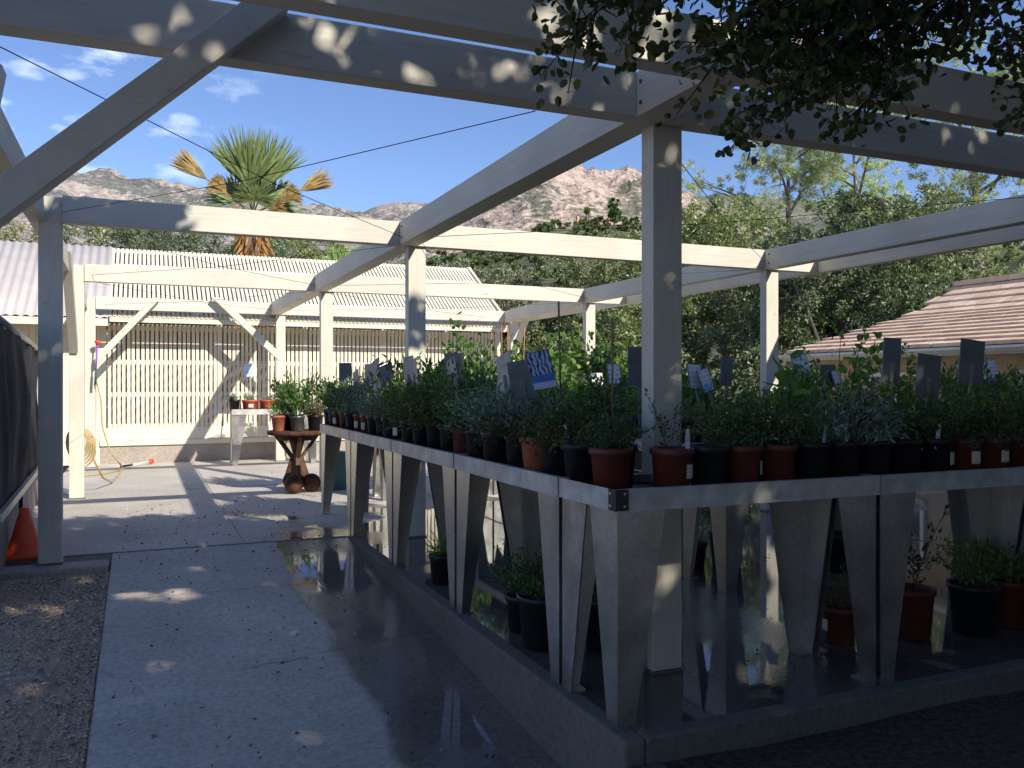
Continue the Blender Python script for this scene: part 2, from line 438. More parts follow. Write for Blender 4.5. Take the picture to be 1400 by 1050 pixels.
# gravel strip left of the ramp, widened out of view to bounce sunlight
mb = MB(); n = 60
GX = [-9.2+8.999*(1-(1-i/n)**2.2) for i in range(n+1)]; GY = [-5.2+11.62*j/n for j in range(n+1)]
mb.add([(x, y, ramp_z(y)-.012+rnd.uniform(-.009, .007)) for y in GY for x in GX],
       [(j*(n+1)+i, j*(n+1)+i+1, (j+1)*(n+1)+i+1, (j+1)*(n+1)+i) for j in range(n) for i in range(n)])
tag(mb.build('gravel_path', GRAVEL), kind='structure')
def pebble_mesh(name, pts, sizes, m):
    base = np.array([(1,0,0),(0,1,0),(-1,0,0),(0,-1,0),(0,0,.7),(0,0,-.5)], dtype=float)
    tri = [(0,1,4),(1,2,4),(2,3,4),(3,0,4),(1,0,5),(2,1,5),(3,2,5),(0,3,5)]
    vs = []; fs = []
    for p, s in zip(pts, sizes):
        a = R.random()*6.28; c, q = math.cos(a), math.sin(a); k = R.uniform(.6, 1.3, size=(6, 3)); st = R.uniform(.5, 1.0)
        b = len(vs)
        for i in range(6):
            x, y, z = base[i]*k[i]*s; y *= st
            vs.append((p[0]+x*c-y*q, p[1]+x*q+y*c, p[2]+z*.8))
        fs += [tuple(b+i for i in t) for t in tri]
    me = bpy.data.meshes.new(name); me.from_pydata(vs, [], fs); me.materials.append(m)
    return link(bpy.data.objects.new(name, me))
pts = []; sz = []
for i in range(9000):
    y = 6.35-abs(R.normal(0, 2.6)); x = -.21-1.3*R.random()**1.3
    if y < 1.0: continue
    pts.append((x, y, ramp_z(y)-.006)); sz.append(R.uniform(.004, .012)*(1.5 if R.random() < .05 else 1))
LF_PEB, n_, l_, b_ = mat('pebbles')
g_ = n_.new('ShaderNodeNewGeometry')
r_ = ramp(n_, l_, g_.outputs['Random Per Island'], [(0, (.17, .13, .09)), (.55, (.42, .335, .245)), (1, (.66, .57, .46))])
l_.new(r_.outputs[0], b_.inputs['Base Color']); b_.inputs['Roughness'].default_value = .9
tag(pebble_mesh('gravel', pts, sz, LF_PEB), 'grey brown gravel lying loose beside the concrete ramp', 'gravel', kind='stuff')
# stray stones and dry leaves on the concrete
pts = []; sz = []
for i in range(420):
    x, y = R.uniform(-.15, 1.45), R.uniform(1.6, 9.5)
    if R.random() < .35: x = -.15+abs(R.normal(0, .25))
    pts.append((x, y, ramp_z(y)+.002)); sz.append(R.uniform(.003, .009)*(2.0 if R.random() < .12 else 1))
tag(pebble_mesh('stray_pebble', pts, sz, LF_PEB), 'small stones scattered over the concrete ramp', 'pebbles', kind='stuff')
P = []; 
for i in range(1300):
    if i < 420: x, y = R.uniform(-.15, 1.5), R.uniform(1.6, 9.5); z = ramp_z(y)
    elif i < 1000: x, y = R.uniform(1.6, 6), R.uniform(2.7, 12); z = .004
    else: x, y = R.uniform(-1.2, -.2), R.uniform(2.5, 6.4); z = ramp_z(y)+.004
    P.append((x, y, z+.004))
P = np.array(P); D = R.normal(size=P.shape); D[:, 2] = np.abs(D[:, 2])*.25
LITTER = leafmat('dry_leaf', (.05, .035, .02), (.20, .13, .07), .1)
tag(quads('leaf_litter', leaves(P, D, R.uniform(.012, .035, len(P)), R.uniform(.006, .016, len(P)), R), LITTER),
    'dry brown leaves fallen on the wet concrete', 'leaf litter', kind='stuff')
# concrete footing strip at the left post
mb = MB(); mb.box(-1.5, -.215, 6.42, 6.66, -.3, -.0025)
mb.box(-1.5, -1.001, 6.66, 12, -.3, -.02)
tag(mb.build('footing', FOOTC, bevel=.012), kind='structure')

# ------------------------------------------------------------------ pergola
perg = empty('pergola', (0, 0, 0), 'cream painted timber pergola of posts, long beams and knee braces over the benches', 'pergola')
ROWS = [3.05, 6.55, 10.2, 13.9]
ZB, ZT = 2.33, 2.515
LX = [-.60, -.65, -.72, -.78]        # left faces of the left posts
def post(x, y, w=.145, d=.095, z1=ZB, base=True):
    mb = MB(); mb.box(x, x+w, y, y+d, .012, z1)
    o = mb.build('post', CREAM, perg, bevel=.004)
    mb = MB()
    mb.box(x-.006, x+w+.006, y-.006, y+d+.006, .0, .012)
    mb.build('post_base', GALV_D, o, off=(0,0,0))
    return o
GALV_D = simple('dull_steel', (.22, .22, .22), .5, .7)
CX, RX = 1.866, 5.47
for r, y in enumerate(ROWS):
    post(LX[r], y+.02, z1=ZT-.01); post(CX+(.117 if r == 0 else .079), y+.03)
for y in ROWS[:3]: post(RX+.045, y+.03)
post(6.0, 13.92, .16, .12)
def beam(p0, p1, w=.095, name='beam'):
    mb = MB(); h = ZT-ZB; zc = (ZT+ZB)/2
    p0 = (p0[0], p0[1], p0[2] if len(p0) > 2 else zc); p1 = (p1[0], p1[1], p1[2] if len(p1) > 2 else zc)
    mb.bar(p0, p1, w, h); return mb.build(name, CREAM, perg, bevel=.004)
# long beams running away from the viewer
beam((CX+.075, 2.574), (CX+.075, 14.15), .15)
beam((RX+.06, 2.574), (RX+.06, 10.3), .12); beam((RX+.062, 10.302), (5.95, 14.1), .12)
beam((-.64, 2.574), (-.66, 6.6), .095); beam((-.66, 6.602), (-.79, 14.1), .095)
beam((6.17, 2.574), (6.17, 14.1), .095)
# cross beams of each row, butted between the long beams
for r, y in enumerate(ROWS):
    yy = y+(.02 if r == 0 else .047)
    beam((LX[r]+.147, yy), (CX-.001, yy)); beam((CX+.152, yy), (RX-.001 if r < 3 else 5.885, yy))
    if r < 3: beam((RX+.122, yy), (6.121, yy))
# fascia at the near end
beam((-.70, 2.525), (6.22, 2.525), .095)
# knee braces
def brace(p0, p1, w, hv):
    """slanted timber; p0, p1 the centres of its ends (plumb foot, level top), hv its height measured plumb"""
    p0, p1 = Vector(p0), Vector(p1)
    if p0.z > p1.z: p0, p1 = p1, p0
    d = p1-p0; hor = Vector((d.x, d.y, 0)); m = d.z/hor.length; hn = hor.normalized()
    a = Vector((-hn.y, hn.x, 0))*w/2; b = Vector((0, 0, hv/2)); e = hn*(hv/2/m)
    mb = MB(); mb.hexa([p0-a-b, p0+a-b, p1+a+e, p1-a+e, p0-a+b, p0+a+b, p1+a-e, p1-a-e])
    return mb.build('knee_brace', CREAM, perg, bevel=.004)
brace((-.62, 2.985, 1.57), (.385, 2.985, 2.505), .09, .135)
brace((-.55, 3.10, 1.60), (-.55, 3.95, 2.49), .085, .13)
brace((-.675, 10.19, 1.62), (-.675, 9.25, 2.50), .085, .13)
brace((-.63, 13.80, 1.56), (.19, 13.80, 2.51), .085, .14)
brace((1.97, 13.80, 1.66), (1.04, 13.80, 2.55), .085, .14)
brace((6.03, 13.9, 1.75), (5.92, 13.0, 2.43), .085, .125)
# bolt heads where the cross beams are fixed to the long beams
BOLTD = simple('dull_bolt', (.16, .15, .14), .5, .6)
mb = MB(); mb.lathe([(.009, 0), (.009, .004), (.006, .006), (0, .006)], n=10); bolt_o = mb.build('bolt', BOLTD); bolt_me = bolt_o.data; bpy.data.objects.remove(bolt_o)
for r, y in enumerate(ROWS):
    for x in (CX, RX if r < 3 else None):
        if x is None: continue
        for dz in (.05, .135):
            o = bpy.data.objects.new('bolt', bolt_me); link(o, perg); o.location = (x-.0005, y-.06, ZB+dz); o.rotation_euler = (0, -math.pi/2, 0)
# tension wires crossing each bay
WIRE = simple('dark_wire', (.03, .03, .03), .5, .6)
wire_places = ['over the near left bay', 'over the second left bay', 'over the far left bay', 'over the near right bay', 'over the second right bay', 'over the far right bay']
k = 0
for (xa, xb) in ((-.5, CX), (CX+.16, RX)):
    for r in range(3):
        ya, yb = ROWS[r]+.1, ROWS[r+1]-.0
        for (a, b, s) in (((xa, ya), (xb, yb), 'running away to the right'), ((xb-.4*(r == 0), ya), (xa, yb), 'running away to the left')):
            mb = MB(); mb.tube([(a[0], a[1], 2.34), ((a[0]+b[0])/2, (a[1]+b[1])/2, 2.33), (b[0], b[1], 2.40)], .0022, 5)
            tag(mb.build('bracing_wire', WIRE), 'thin dark bracing wire %s, %s' % (wire_places[k], s), 'wire', 'bracing wires of the pergola')
        k += 1

# ------------------------------------------------------------------ lath house at the back
lath = empty('lath_house', (-.6, 14.5, 0), 'cream slatted shade house with lath walls and pitched lath roof behind the pergola', 'shade house')
YW = 14.5
def slat_panel(x0, x1, z0, z1, pitch=.067, w=.045):
    mb = MB(); x = x0
    while x < x1:
        j = rnd.uniform(-.003, .003)
        mb.box(x+j, x+w+j, YW, YW+.02, z0+rnd.uniform(-.004, .004), z1)
        x += pitch
    p = mb.build('slat_panel', LATHC, lath)
    mb = MB()
    for z in (z0+.03, z0+.52, z0+1.02, z1-.06): mb.box(x0, x1, YW+.022, YW+.06, z-.035, z+.035)
    mb.build('rail', LATHC, p, off=(-.6, 14.5, 0))
xb = [-.55, 1.14, 2.5, 3.85, 5.0, 6.0]
for a, b in zip(xb[:-1], xb[1:]): slat_panel(a+.06, b-.02, .55, 2.16)
for x in xb:
    mb = MB(); mb.box(x-.035, x+.035, YW-.004, YW+.09, .556, 2.2); mb.build('wall_post', LATHC, lath)
mb = MB(); mb.box(-.6, 6.05, YW-.018, YW+.05, .36, .55); mb.build('kick_board', LATHC, lath)
mb = MB(); mb.box(-.6, 6.05, YW-.04, YW+.12, .28, .355); mb.build('sill', LATHC, lath)
mb = MB(); mb.box(-.6, 6.05, YW-.005, YW+.12, -.1, .28); mb.build('foundation', FOOTC, lath)
mb = MB(); mb.box(-.6, 6.0, 18.5, 18.55, 0, 2.3); mb.box(5.98, 6.02, YW+.1, 18.5, 0, 2.2); mb.build('back_wall', INTERIOR, lath)
# lath roof
ye, yr, ze, zr = 14.0, 16.12, 2.24, 3.55
mb = MB(); x = -.45
while x < 6.0:
    mb.bar((x, ye, ze), (x, yr, zr), .045, .018, (0, -.5, 1)); x += .068
roof = mb.build('roof', LATHC, lath)
mb = MB()
for t in (.03, .25, .5, .75, .985):
    y = ye+(yr-ye)*t; z = ze+(zr-ze)*t-.035; mb.box(-.45, 6.0, y-.04, y+.04, z-.03, z+.03)
mb.build('purlin', LATHC, roof, off=(-.6, 14.5, 0))
mb = MB(); mb.bar((6.02, ye-.02, ze), (6.02, yr, zr), .05, .07, (0, -.5, 1)); mb.bar((6.02, yr, zr), (6.02, 18.4, 2.3), .05, .07, (0, .5, 1)); mb.build('rake_board', LATHC, roof, off=(-.6, 14.5, 0))
mb = MB(); x = -.45
while x < 6.0:
    mb.bar((x, yr+.02, zr), (x, 18.5, 2.3), .045, .018, (0, .5, 1)); x += .068
mb.build('back_slope', LATHC, roof, off=(-.6, 14.5, 0))
mb = MB(); mb.box(-.45, 6.0, ye-.03, ye, ze-.085, ze-.02); mb.build('fascia', LATHC, lath)

# metal roofed shed left of the lath house
shed = empty('shed', (-3, 14.4, 0), 'cream boarded shed with pale corrugated metal roof at the left edge', 'shed')
mb = MB(); nC = 150; x0, x1 = -6.5, -.47
cols = [x0+(x1-x0)*i/(nC*4) for i in range(nC*4+1)]
vs = []
for y, z in ((ye-.05, ze-.03), (yr+.05, zr+.03), (18.5, 2.3)):
    vs += [(x, y, z+.011*math.sin((x-x0)*2*math.pi/.076*.6)) for x in cols]
m_ = len(cols)
mb.add(vs, [(r*m_+i, r*m_+i+1, (r+1)*m_+i+1, (r+1)*m_+i) for r in range(2) for i in range(m_-1)], 0, True)
mb.build('roof', METALROOF, shed)
mb = MB(); x = -6.5
while x < -.62:
    mb.box(x, x+.085, YW, YW+.02, .0, 2.12); x += .09
mb.build('board_wall', LATHC, shed)
mb = MB(); mb.box(-6.5, -.62, YW+.021, YW+.06, 0, 2.15); mb.build('backing', INTERIOR, shed)
mb = MB(); mb.box(-6.5, -.47, ye-.05, ye-.02, ze-.15, ze-.045); mb.build('fascia', LATHC, shed)

# ------------------------------------------------------------------ tiled building on the right
bld = empty('tiled_building', (10, 6, -.6), 'low tan building with weathered terracotta tile roof behind the right benches', 'building')
TILE, n, l, b = mat('roof_tile')
v = coords(n, l, (1, 1, 1)); br = n.new('ShaderNodeTexVoronoi'); br.inputs['Scale'].default_value = 1.0
mpv = coords(n, l, (3.0, 4.2, .01)); l.new(mpv, br.inputs[0])
r1 = ramp(n, l, br.outputs['Color'], [(.15, (.74, .51, .36)), (.5, (.83, .60, .44)), (.85, (.90, .69, .52))])
nn = noise(n, l, 6, 5, .6, v); r2 = ramp(n, l, nn.outputs[0], [(.3, .82), (.7, 1.06)])
cc = mix(n, l, 1, r1.outputs[0], r2.outputs[0], 'MULTIPLY'); l.new(cc.outputs[0], b.inputs['Base Color']); b.inputs['Roughness'].default_value = 1; b.inputs['Specular IOR Level'].default_value = .08
mb = MB()
prof = [(9.62, 1.72), (12.5, 2.44), (13.6, 3.0)]
def roof_pt(s):
    L1 = math.hypot(2.88, .72)
    if s <= L1: t = s/L1; return (prof[0][0]+2.88*t, prof[0][1]+.72*t)
    t = (s-L1)/math.hypot(1.1, .56); return (prof[1][0]+1.1*t, prof[1][1]+.56*t)
Ltot = math.hypot(2.88, .72)+math.hypot(1.1, .56); s = 0; i = 0
while s < Ltot-.05:
    a = roof_pt(s); c = roof_pt(min(Ltot, s+.36)); 
    nt = 44; w = 13.6/nt
    for k in range(nt):
        j = rnd.uniform(-.008, .008); ya = -2.6+w*k+(.5*w if i % 2 else 0)
        jx = rnd.uniform(-.006, .006)
        mb.hexa([(a[0]+jx, ya+.004, a[1]+.0+j*.2), (c[0], ya+.004, c[1]-.03), (c[0], ya+w-.004, c[1]-.03), (a[0]+jx, ya+w-.004, a[1]+j*.2),
                 (a[0]+jx, ya+.004, a[1]+.048+j*.2), (c[0], ya+.004, c[1]+.012), (c[0], ya+w-.004, c[1]+.012), (a[0]+jx, ya+w-.004, a[1]+.048+j*.2)])
    s += .31; i += 1
rf = mb.build('roof', TILE, bld)
mb = MB(); mb.hexa([(13.6, -2.6, 2.95), (17.5, -2.6, 1.72), (17.5, 11, 1.72), (13.6, 11, 2.95), (13.6, -2.6, 3.03), (17.5, -2.6, 1.8), (17.5, 11, 1.8), (13.6, 11, 3.03)])
mb.build('back_slope', TILE, rf, off=(10, 6, -.6))
mb = MB(); mb.box(13.5, 13.72, -2.6, 11.05, 3.0, 3.09); mb.build('ridge', TILE, rf, off=(10, 6, -.6))
TAN = simple('tan_stucco', (.50, .39, .24), .85, 0, .1, 8, .2)
mb = MB(); mb.box(10.1, 17, -2.4, 10.8, -.7, 1.66)
mb.add([(10.1, 10.8, 1.66), (12.5, 10.8, 2.36), (13.6, 10.8, 2.92), (17, 10.8, 1.66)], [(0, 1, 2, 3)])
mb.build('wall', TAN, bld)
mb = MB(); mb.box(9.56, 9.60, -2.6, 11.1, 1.63, 1.705); mb.box(9.61, 10.1, -2.6, 11.05, 1.60, 1.63); mb.build('fascia', simple('fascia_tan', (.62, .58, .48), .6), bld)
mb = MB(); mb.tube([(9.52, -2.6, 1.68), (9.52, 11.1, 1.68)], .02, 8); mb.build('gutter', WHITE, bld)
GLASS = simple('window_glass', (.04, .05, .06), .05, 0, .1)
for y in (1.2, 4.0, 6.8, 9.2):
    mb = MB()
    for a, b_, c_, d_ in ((y-.5, y+.5, .40, .46), (y-.5, y+.5, 1.34, 1.40), (y-.5, y-.44, .46, 1.34), (y+.44, y+.5, .46, 1.34), (y-.03, y+.03, .46, 1.34)):
        mb.box(10.04, 10.098, a, b_, c_, d_)
    w_ = mb.build('window', WHITE, bld)
    mb = MB(); mb.box(10.07, 10.096, y-.44, y+.44, .46, 1.34); mb.build('pane', GLASS, w_, off=(10, 6, -.6))

# ------------------------------------------------------------------ fence, low wall, cone, hose
fx = lambda y: -.58-.042*y
WALLC = concrete('low_wall_concrete', (.30, .275, .25))
mb = MB(); p = [(fx(5.7), 5.7), (fx(10.2), 10.2)]
mb.hexa([(p[0][0]-.2, 5.7, -.9), (p[0][0], 5.7, -.9), (p[1][0], 10.2, -.4), (p[1][0]-.2, 10.2, -.4),
         (p[0][0]-.2, 5.7, .46), (p[0][0], 5.7, .46), (p[1][0], 10.2, .40), (p[1][0]-.2, 10.2, .40)])
tag(mb.build('low_wall', WALLC, bevel=.012), 'low stained concrete wall carrying the black fabric screen at left', 'wall')
fen = empty('fabric_screen', (-.85, 6.4, .45), 'black shade cloth screen on a metal rail above the low concrete wall', 'fence')
CLOTH, n, l, b = mat('shade_cloth')
v = coords(n, l); a = noise(n, l, 3, 5, .6, v, .5); r1 = ramp(n, l, a.outputs[0], [(.3, (.02, .02, .024)), (.7, (.075, .075, .085))])
l.new(r1.outputs[0], b.inputs['Base Color']); b.inputs['Roughness'].default_value = .8; b.inputs['Specular IOR Level'].default_value = .15
bump(n, l, b, noise(n, l, 300, 2, .5, v).outputs[0], .2, .002)
mb = MB(); nu, nv = 120, 14; vs = []
for j in range(nv+1):
    t = j/nv
    for i in range(nu+1):
        y = 5.75+4.25*i/nu; zt = 1.68-.0125*y; zb = .50-.009*y
        f = .03*math.sin(y*4.3+.6*t*3)+.018*math.sin(y*11+t*2)+.03*math.sin(t*3.1)*math.sin(y*1.7+2)
        vs.append((fx(y)+.03+f*(.35+.65*math.sin(math.pi*min(1, max(.0, t)))), y, zb+(zt-zb)*t))
mb.add(vs, [(j*(nu+1)+i, j*(nu+1)+i+1, (j+1)*(nu+1)+i+1, (j+1)*(nu+1)+i) for j in range(nv) for i in range(nu)], 0, True)
mb.build('fabric', CLOTH, fen)
SILV = simple('silver_rail', (.5, .5, .5), .4, .7)
mb = MB(); mb.tube([(fx(5.7)+.03, 5.7, 1.63), (fx(10.1)+.03, 10.1, 1.575)], .024, 8); mb.build('top_rail', SILV, fen)
mb = MB(); mb.bar((fx(5.7)+.06, 5.7, .455), (fx(10.1)+.06, 10.1, .41), .03, .05); mb.build('bottom_rail', SILV, fen)
for y in (5.78, 7.9, 10.05):
    mb = MB(); mb.box(fx(y)-.06, fx(y)+.0, y-.03, y+.03, .40, 1.6); mb.build('post', SILV, fen)
mb = MB(); vs = []
for j in range(13):
    for i in range(9):
        t = j/12; u = i/8; vs.append((fx(10)+.05+.05*u+.02*math.sin(t*7+u*3), 9.75+.25*u-.05*math.sin(t*3.3), .43+t*1.1))
mb.add(vs, [(j*9+i, j*9+i+1, (j+1)*9+i+1, (j+1)*9+i) for j in range(12) for i in range(8)], 0, True)
mb.build('white_flap', simple('white_cloth', (.72, .72, .72), .7), fen)
mb = MB(); mb.box(fx(7.9)-.01, fx(7.9)+.03, 7.85, 7.95, .22, .33); tag(mb.build('vent_block', BRACKET, bevel=.004), 'small black vent block fixed to the low concrete wall', 'vent')

ORANGE = simple('cone_orange', (.92, .11, .03), .5, 0, .08, 20, .04)
cone = empty('traffic_cone', (-.77, 6.95, 0), 'orange traffic cone standing on gravel by the left pergola post', 'traffic cone')
mb = MB(); mb.box(-.91, -.63, 6.81, 7.09, 0.002, .03); mb.build('base', ORANGE, cone, bevel=.01)
mb = MB(); mb.lathe([(.118, .03), (.110, .05), (.030, .345), (.025, .35)], (-.77, 6.95, 0), 24, capt=True); mb.build('body', ORANGE, cone)

HOSEM = simple('tan_hose', (.50, .36, .16), .5, 0, .15)
hose = empty('garden_hose', (-.55, 10.6, .5), 'tan garden hose coiled on the far left pergola post and trailing across concrete', 'hose')
mb = MB()
for k in range(5):
    cx, cy, cz = -.655+.012*k, 10.36+.02*k, .60; rr = .105+.008*k
    pts = [(cx+rr*.95*math.sin(t), cy+.02*math.sin(3*t), cz+rr*1.5*math.cos(t)-.06*k*.3) for t in [2*math.pi*i/26 for i in range(27)]]
    mb.tube(pts, .011, 6)
mb.build('coil', HOSEM, hose)
mb = MB(); mb.tube([(-.50, 10.5, .40), (-.42, 10.9, .15), (-.35, 11.6, .02), (-.3, 12.5, .013), (-.28, 13.2, .013), (-.29, 13.6, .015)], .011, 6)
mb.tube([(-.62, 13.85, 1.28), (-.56, 13.86, 1.0), (-.54, 13.84, .6), (-.44, 13.8, .25), (-.30, 13.7, .06), (-.25, 13.4, .013), (-.45, 12.9, .013), (-.8, 12.6, .013)], .011, 6)
mb.build('trailing_length', HOSEM, hose)
def wand(name, p0, p1, colm, label):
    o = empty(name, p0, label, 'watering wand'); p0, p1 = Vector(p0), Vector(p1); d = (p1-p0)
    mb = MB(); mb.tube([p0, p0+d*.35], .017, 8); mb.build('grip', simple(name+'_grip', (.03, .1, .09), .5), o)
    mb = MB(); mb.tube([p0+d*.35, p0+d*.92], .011, 8); mb.build('tube', colm, o)
    mb = MB(); mb.tube([p0+d*.90, p0+d*.96, p1], [.014, .040, .042], 10); mb.build('rose', simple(name+'_rose', (.85, .09, .03), .45), o)
    return o
wand('watering_wand', (-.29, 13.62, .03), (.13, 14.2, .05), WHITE, 'white watering wand with red head lying on the concrete floor')
wand('watering_wand', (-.63, 13.76, 1.22), (-.60, 13.76, 1.86), simple('purple_tube', (.38, .12, .50), .4), 'purple watering wand with orange head hanging on a pergola post')

# ------------------------------------------------------------------ benches
def leg_bm(mb, x, y, sx, sy, h=.775):
    """tapered sheet steel angle: outer corner at (x,y), flanges run towards sx / sy"""
    t = .006; wt, wb = .205, .075
    # flange in the XZ plane
    mb.hexa([(x, y, 0), (x+sx*wb, y, 0), (x+sx*wb, y+sy*t, 0), (x, y+sy*t, 0), (x, y, h), (x+sx*wt, y, h), (x+sx*wt, y+sy*t, h), (x, y+sy*t, h)] if sx*sy > 0 else
            [(x, y, 0), (x, y+sy*t, 0), (x+sx*wb, y+sy*t, 0), (x+sx*wb, y, 0), (x, y, h), (x, y+sy*t, h), (x+sx*wt, y+sy*t, h), (x+sx*wt, y, h)])
    # flange in the YZ plane
    y2 = y+sy*t*1.05
    mb.hexa([(x, y2, 0), (x+sx*t, y2, 0), (x+sx*t, y+sy*wb, 0), (x, y+sy*wb, 0), (x, y2, h), (x+sx*t, y2, h), (x+sx*t, y+sy*wt, h), (x, y+sy*wt, h)] if sx*sy > 0 else
            [(x, y2, 0), (x, y+sy*wb, 0), (x+sx*t, y+sy*wb, 0), (x+sx*t, y2, 0), (x, y2, h), (x, y+sy*wt, h), (x+sx*t, y+sy*wt, h), (x+sx*t, y2, h)])
    mb.box(min(x+sx*.004, x+sx*.07), max(x+sx*.004, x+sx*.07), min(y+sy*.004, y+sy*.07), max(y+sy*.004, y+sy*.07), 0.0, .008)
def make_bench(L=1.262, Dp=.46):
    t = empty('plant_bench', (0, 0, 0)); g = .003
    mb = MB()
    mb.box(g, L-g, 0, .004, .772, .850); mb.box(g, L-g, Dp-.004, Dp, .772, .850)
    mb.box(g, g+.004, .004, Dp-.004, .772, .850); mb.box(L-g-.004, L-g, .004, Dp-.004, .772, .850)
    mb.box(g, L-g, -.004, .0, .770, .7755); mb.box(g, L-g, Dp, Dp+.004, .770, .7755)
    mb.box(g, L-g, .0045, .025, .846, .8505); mb.box(g, L-g, Dp-.025, Dp-.0045, .846, .8505)
    mb.build('rim', RIMZ, t)
    mb = MB(); mb.box(g+.005, L-g-.005, .005, Dp-.005, .800, .815); mb.build('top', BENCHTOP, t)
    for x, sx in ((g+.009, 1), (L-g-.009, -1)):
        for y, sy in ((.011, 1), (Dp-.011, -1)):
            mb = MB(); leg_bm(mb, x, y, sx, sy); mb.build('leg', GALV, t)
    return t
def copy_thing(root, loc, rz, label=None, group=None):
    r = root.copy(); C.objects.link(r); r.location = loc; r.rotation_euler = (0, 0, rz)
    if label: r['label'] = label
    if group: r['group'] = group
    for ch in root.children:
        c = ch.copy(); C.objects.link(c); c.parent = r
        for g in ch.children:
            d = g.copy(); C.objects.link(d); d.parent = c
    return r
bench0 = make_bench(); bench0['category'] = 'bench'
BG = 'galvanised plant benches'
bench0['group'] = BG
bench0.location = (1.55, 2.65, 0); bench0['label'] = 'nearest galvanised plant bench, its black-bracketed corner facing the viewer'
mb = MB(); 
mb.box(-.004, .05, -.0035, -.0005, .774, .852); mb.box(-.0035, -.0003, -.0004, .05, .774, .852)
cb = mb.build('corner_bracket', BRACKET, bench0, off=(0,0,0))
mb = MB()
for p in ((.035, -.006, .79), (.035, -.006, .835)): mb.tube([(p[0], -.001, p[2]), p], .006, 8)
for p in ((-.006, .035, .79), (-.006, .035, .835)): mb.tube([(-.001, p[1], p[2]), p], .006, 8)
mb.build('bolt', BOLT, cb, off=(0,0,0))
PR = math.pi/2
def bench(x, y, rot, label):
    r = bench0.copy(); C.objects.link(r); r.location = (x, y, 0); r.rotation_euler = (0, 0, rot); r['label'] = label
    for ch in bench0.children:
        if ch.name.startswith('corner'): continue
        c = ch.copy(); C.objects.link(c); c.parent = r
    return r
bench(1.55+1.262, 2.65, 0, 'galvanised plant bench to the right of the nearest one, in deep shade')
bench(1.55+2*1.262, 2.65, 0, 'galvanised plant bench in deep shade at the right edge of the photo')
names4 = ['first', 'second', 'third', 'fourth']
for i in range(4):
    bench(2.01, 3.115+1.274*i, PR, '%s galvanised bench behind the corner bench along the walkway edge%s' % (names4[i], ', at the far end' if i == 3 else ''))
for i in range(3): bench(3.15+1.262*i, 4.12, 0, 'inner galvanised bench facing the viewer across the aisle, %s from left' % names4[i])
for i in range(3): bench(3.61, 4.6+1.262*i, PR, 'inner galvanised bench running away behind the aisle, %s from near' % names4[i])
for i in range(3): bench(2.3+1.262*i, 8.75, 0, 'far galvanised bench of tall leafy plants, %s from left' % names4[i])
bench(1.22, 13.35, 0, 'galvanised bench of bright red pots against the slatted wall')

# ------------------------------------------------------------------ plants
def oak_leaf6(P, D, L, Wd, rng):
    """oval two quad leaves, slightly cupped"""
    n = len(P); D = nrm(D); side = nrm(np.cross(D, rng.normal(size=(n, 3)))); up = np.cross(side, D); L = L[:, None]; Wd = Wd[:, None]
    a = P+D*L*.06; t = P+D*L; l1 = P+D*L*.28+side*Wd*.48+up*Wd*.12; l2 = P+D*L*.72+side*Wd*.44+up*Wd*.12
    r1 = P+D*L*.28-side*Wd*.48+up*Wd*.12; r2 = P+D*L*.72-side*Wd*.44+up*Wd*.12
    return np.concatenate([np.stack([a, l1, l2, t], 1), np.stack([a, t, r2, r1], 1)])
def stems(rng, n, h, spread, droop=0., K=6, base=.045, wig=.12):
    """returns (n,K+1,3) stem paths"""
    az = rng.uniform(0, 2*np.pi, n); tl = spread*np.sqrt(rng.random(n)); hh = h*rng.uniform(.65, 1.1, n)
    P = np.zeros((n, K+1, 3)); P[:, 0, 0] = base*np.cos(az)*rng.random(n); P[:, 0, 1] = base*np.sin(az)*rng.random(n)
    d = np.stack([np.sin(tl)*np.cos(az), np.sin(tl)*np.sin(az), np.cos(tl)], 1)
    out = np.stack([np.cos(az), np.sin(az), np.zeros(n)], 1)
    for k in range(K):
        d = nrm(d+rng.normal(0, wig, (n, 3))+droop*(out*.35+np.array([0, 0, -.5]))*(k/K)*.6)
        P[:, k+1] = P[:, k]+d*(hh/K)[:, None]
    return P
def foliage(rng, n, h, spread, L, Wd, lps, droop=0., bare=.15, along=.5, jit=.012, wig=.12, stem_r=.0018, base=.045, K=6):
    P = stems(rng, n, h, spread, droop, K, base, wig)
    si = np.repeat(np.arange(n), lps); t = (bare+(1-bare)*rng.random(len(si)))*K*.999
    k = t.astype(int); f = (t-k)[:, None]
    a, b = P[si, k], P[si, k+1]; pos = a*(1-f)+b*f+rng.normal(0, jit, (len(si), 3))
    d = nrm(b-a)*along+rng.normal(0, .6, (len(si), 3)); d[:, 2] += .1
    if L > .06 and Wd > .05: Q = oak_leaf6(pos, d, L*rng.uniform(.5, 1.15, len(si)), Wd*rng.uniform(.5, 1.1, len(si)), rng)
    else: Q = leaves(pos, d, L*rng.uniform(.6, 1.2, len(si)), Wd*rng.uniform(.7, 1.2, len(si)), rng)
    A = P[:, :-1].reshape(-1, 3); B = P[:, 1:].reshape(-1, 3)
    T = twigs(A, B, stem_r, stem_r*.7)
    return Q, T
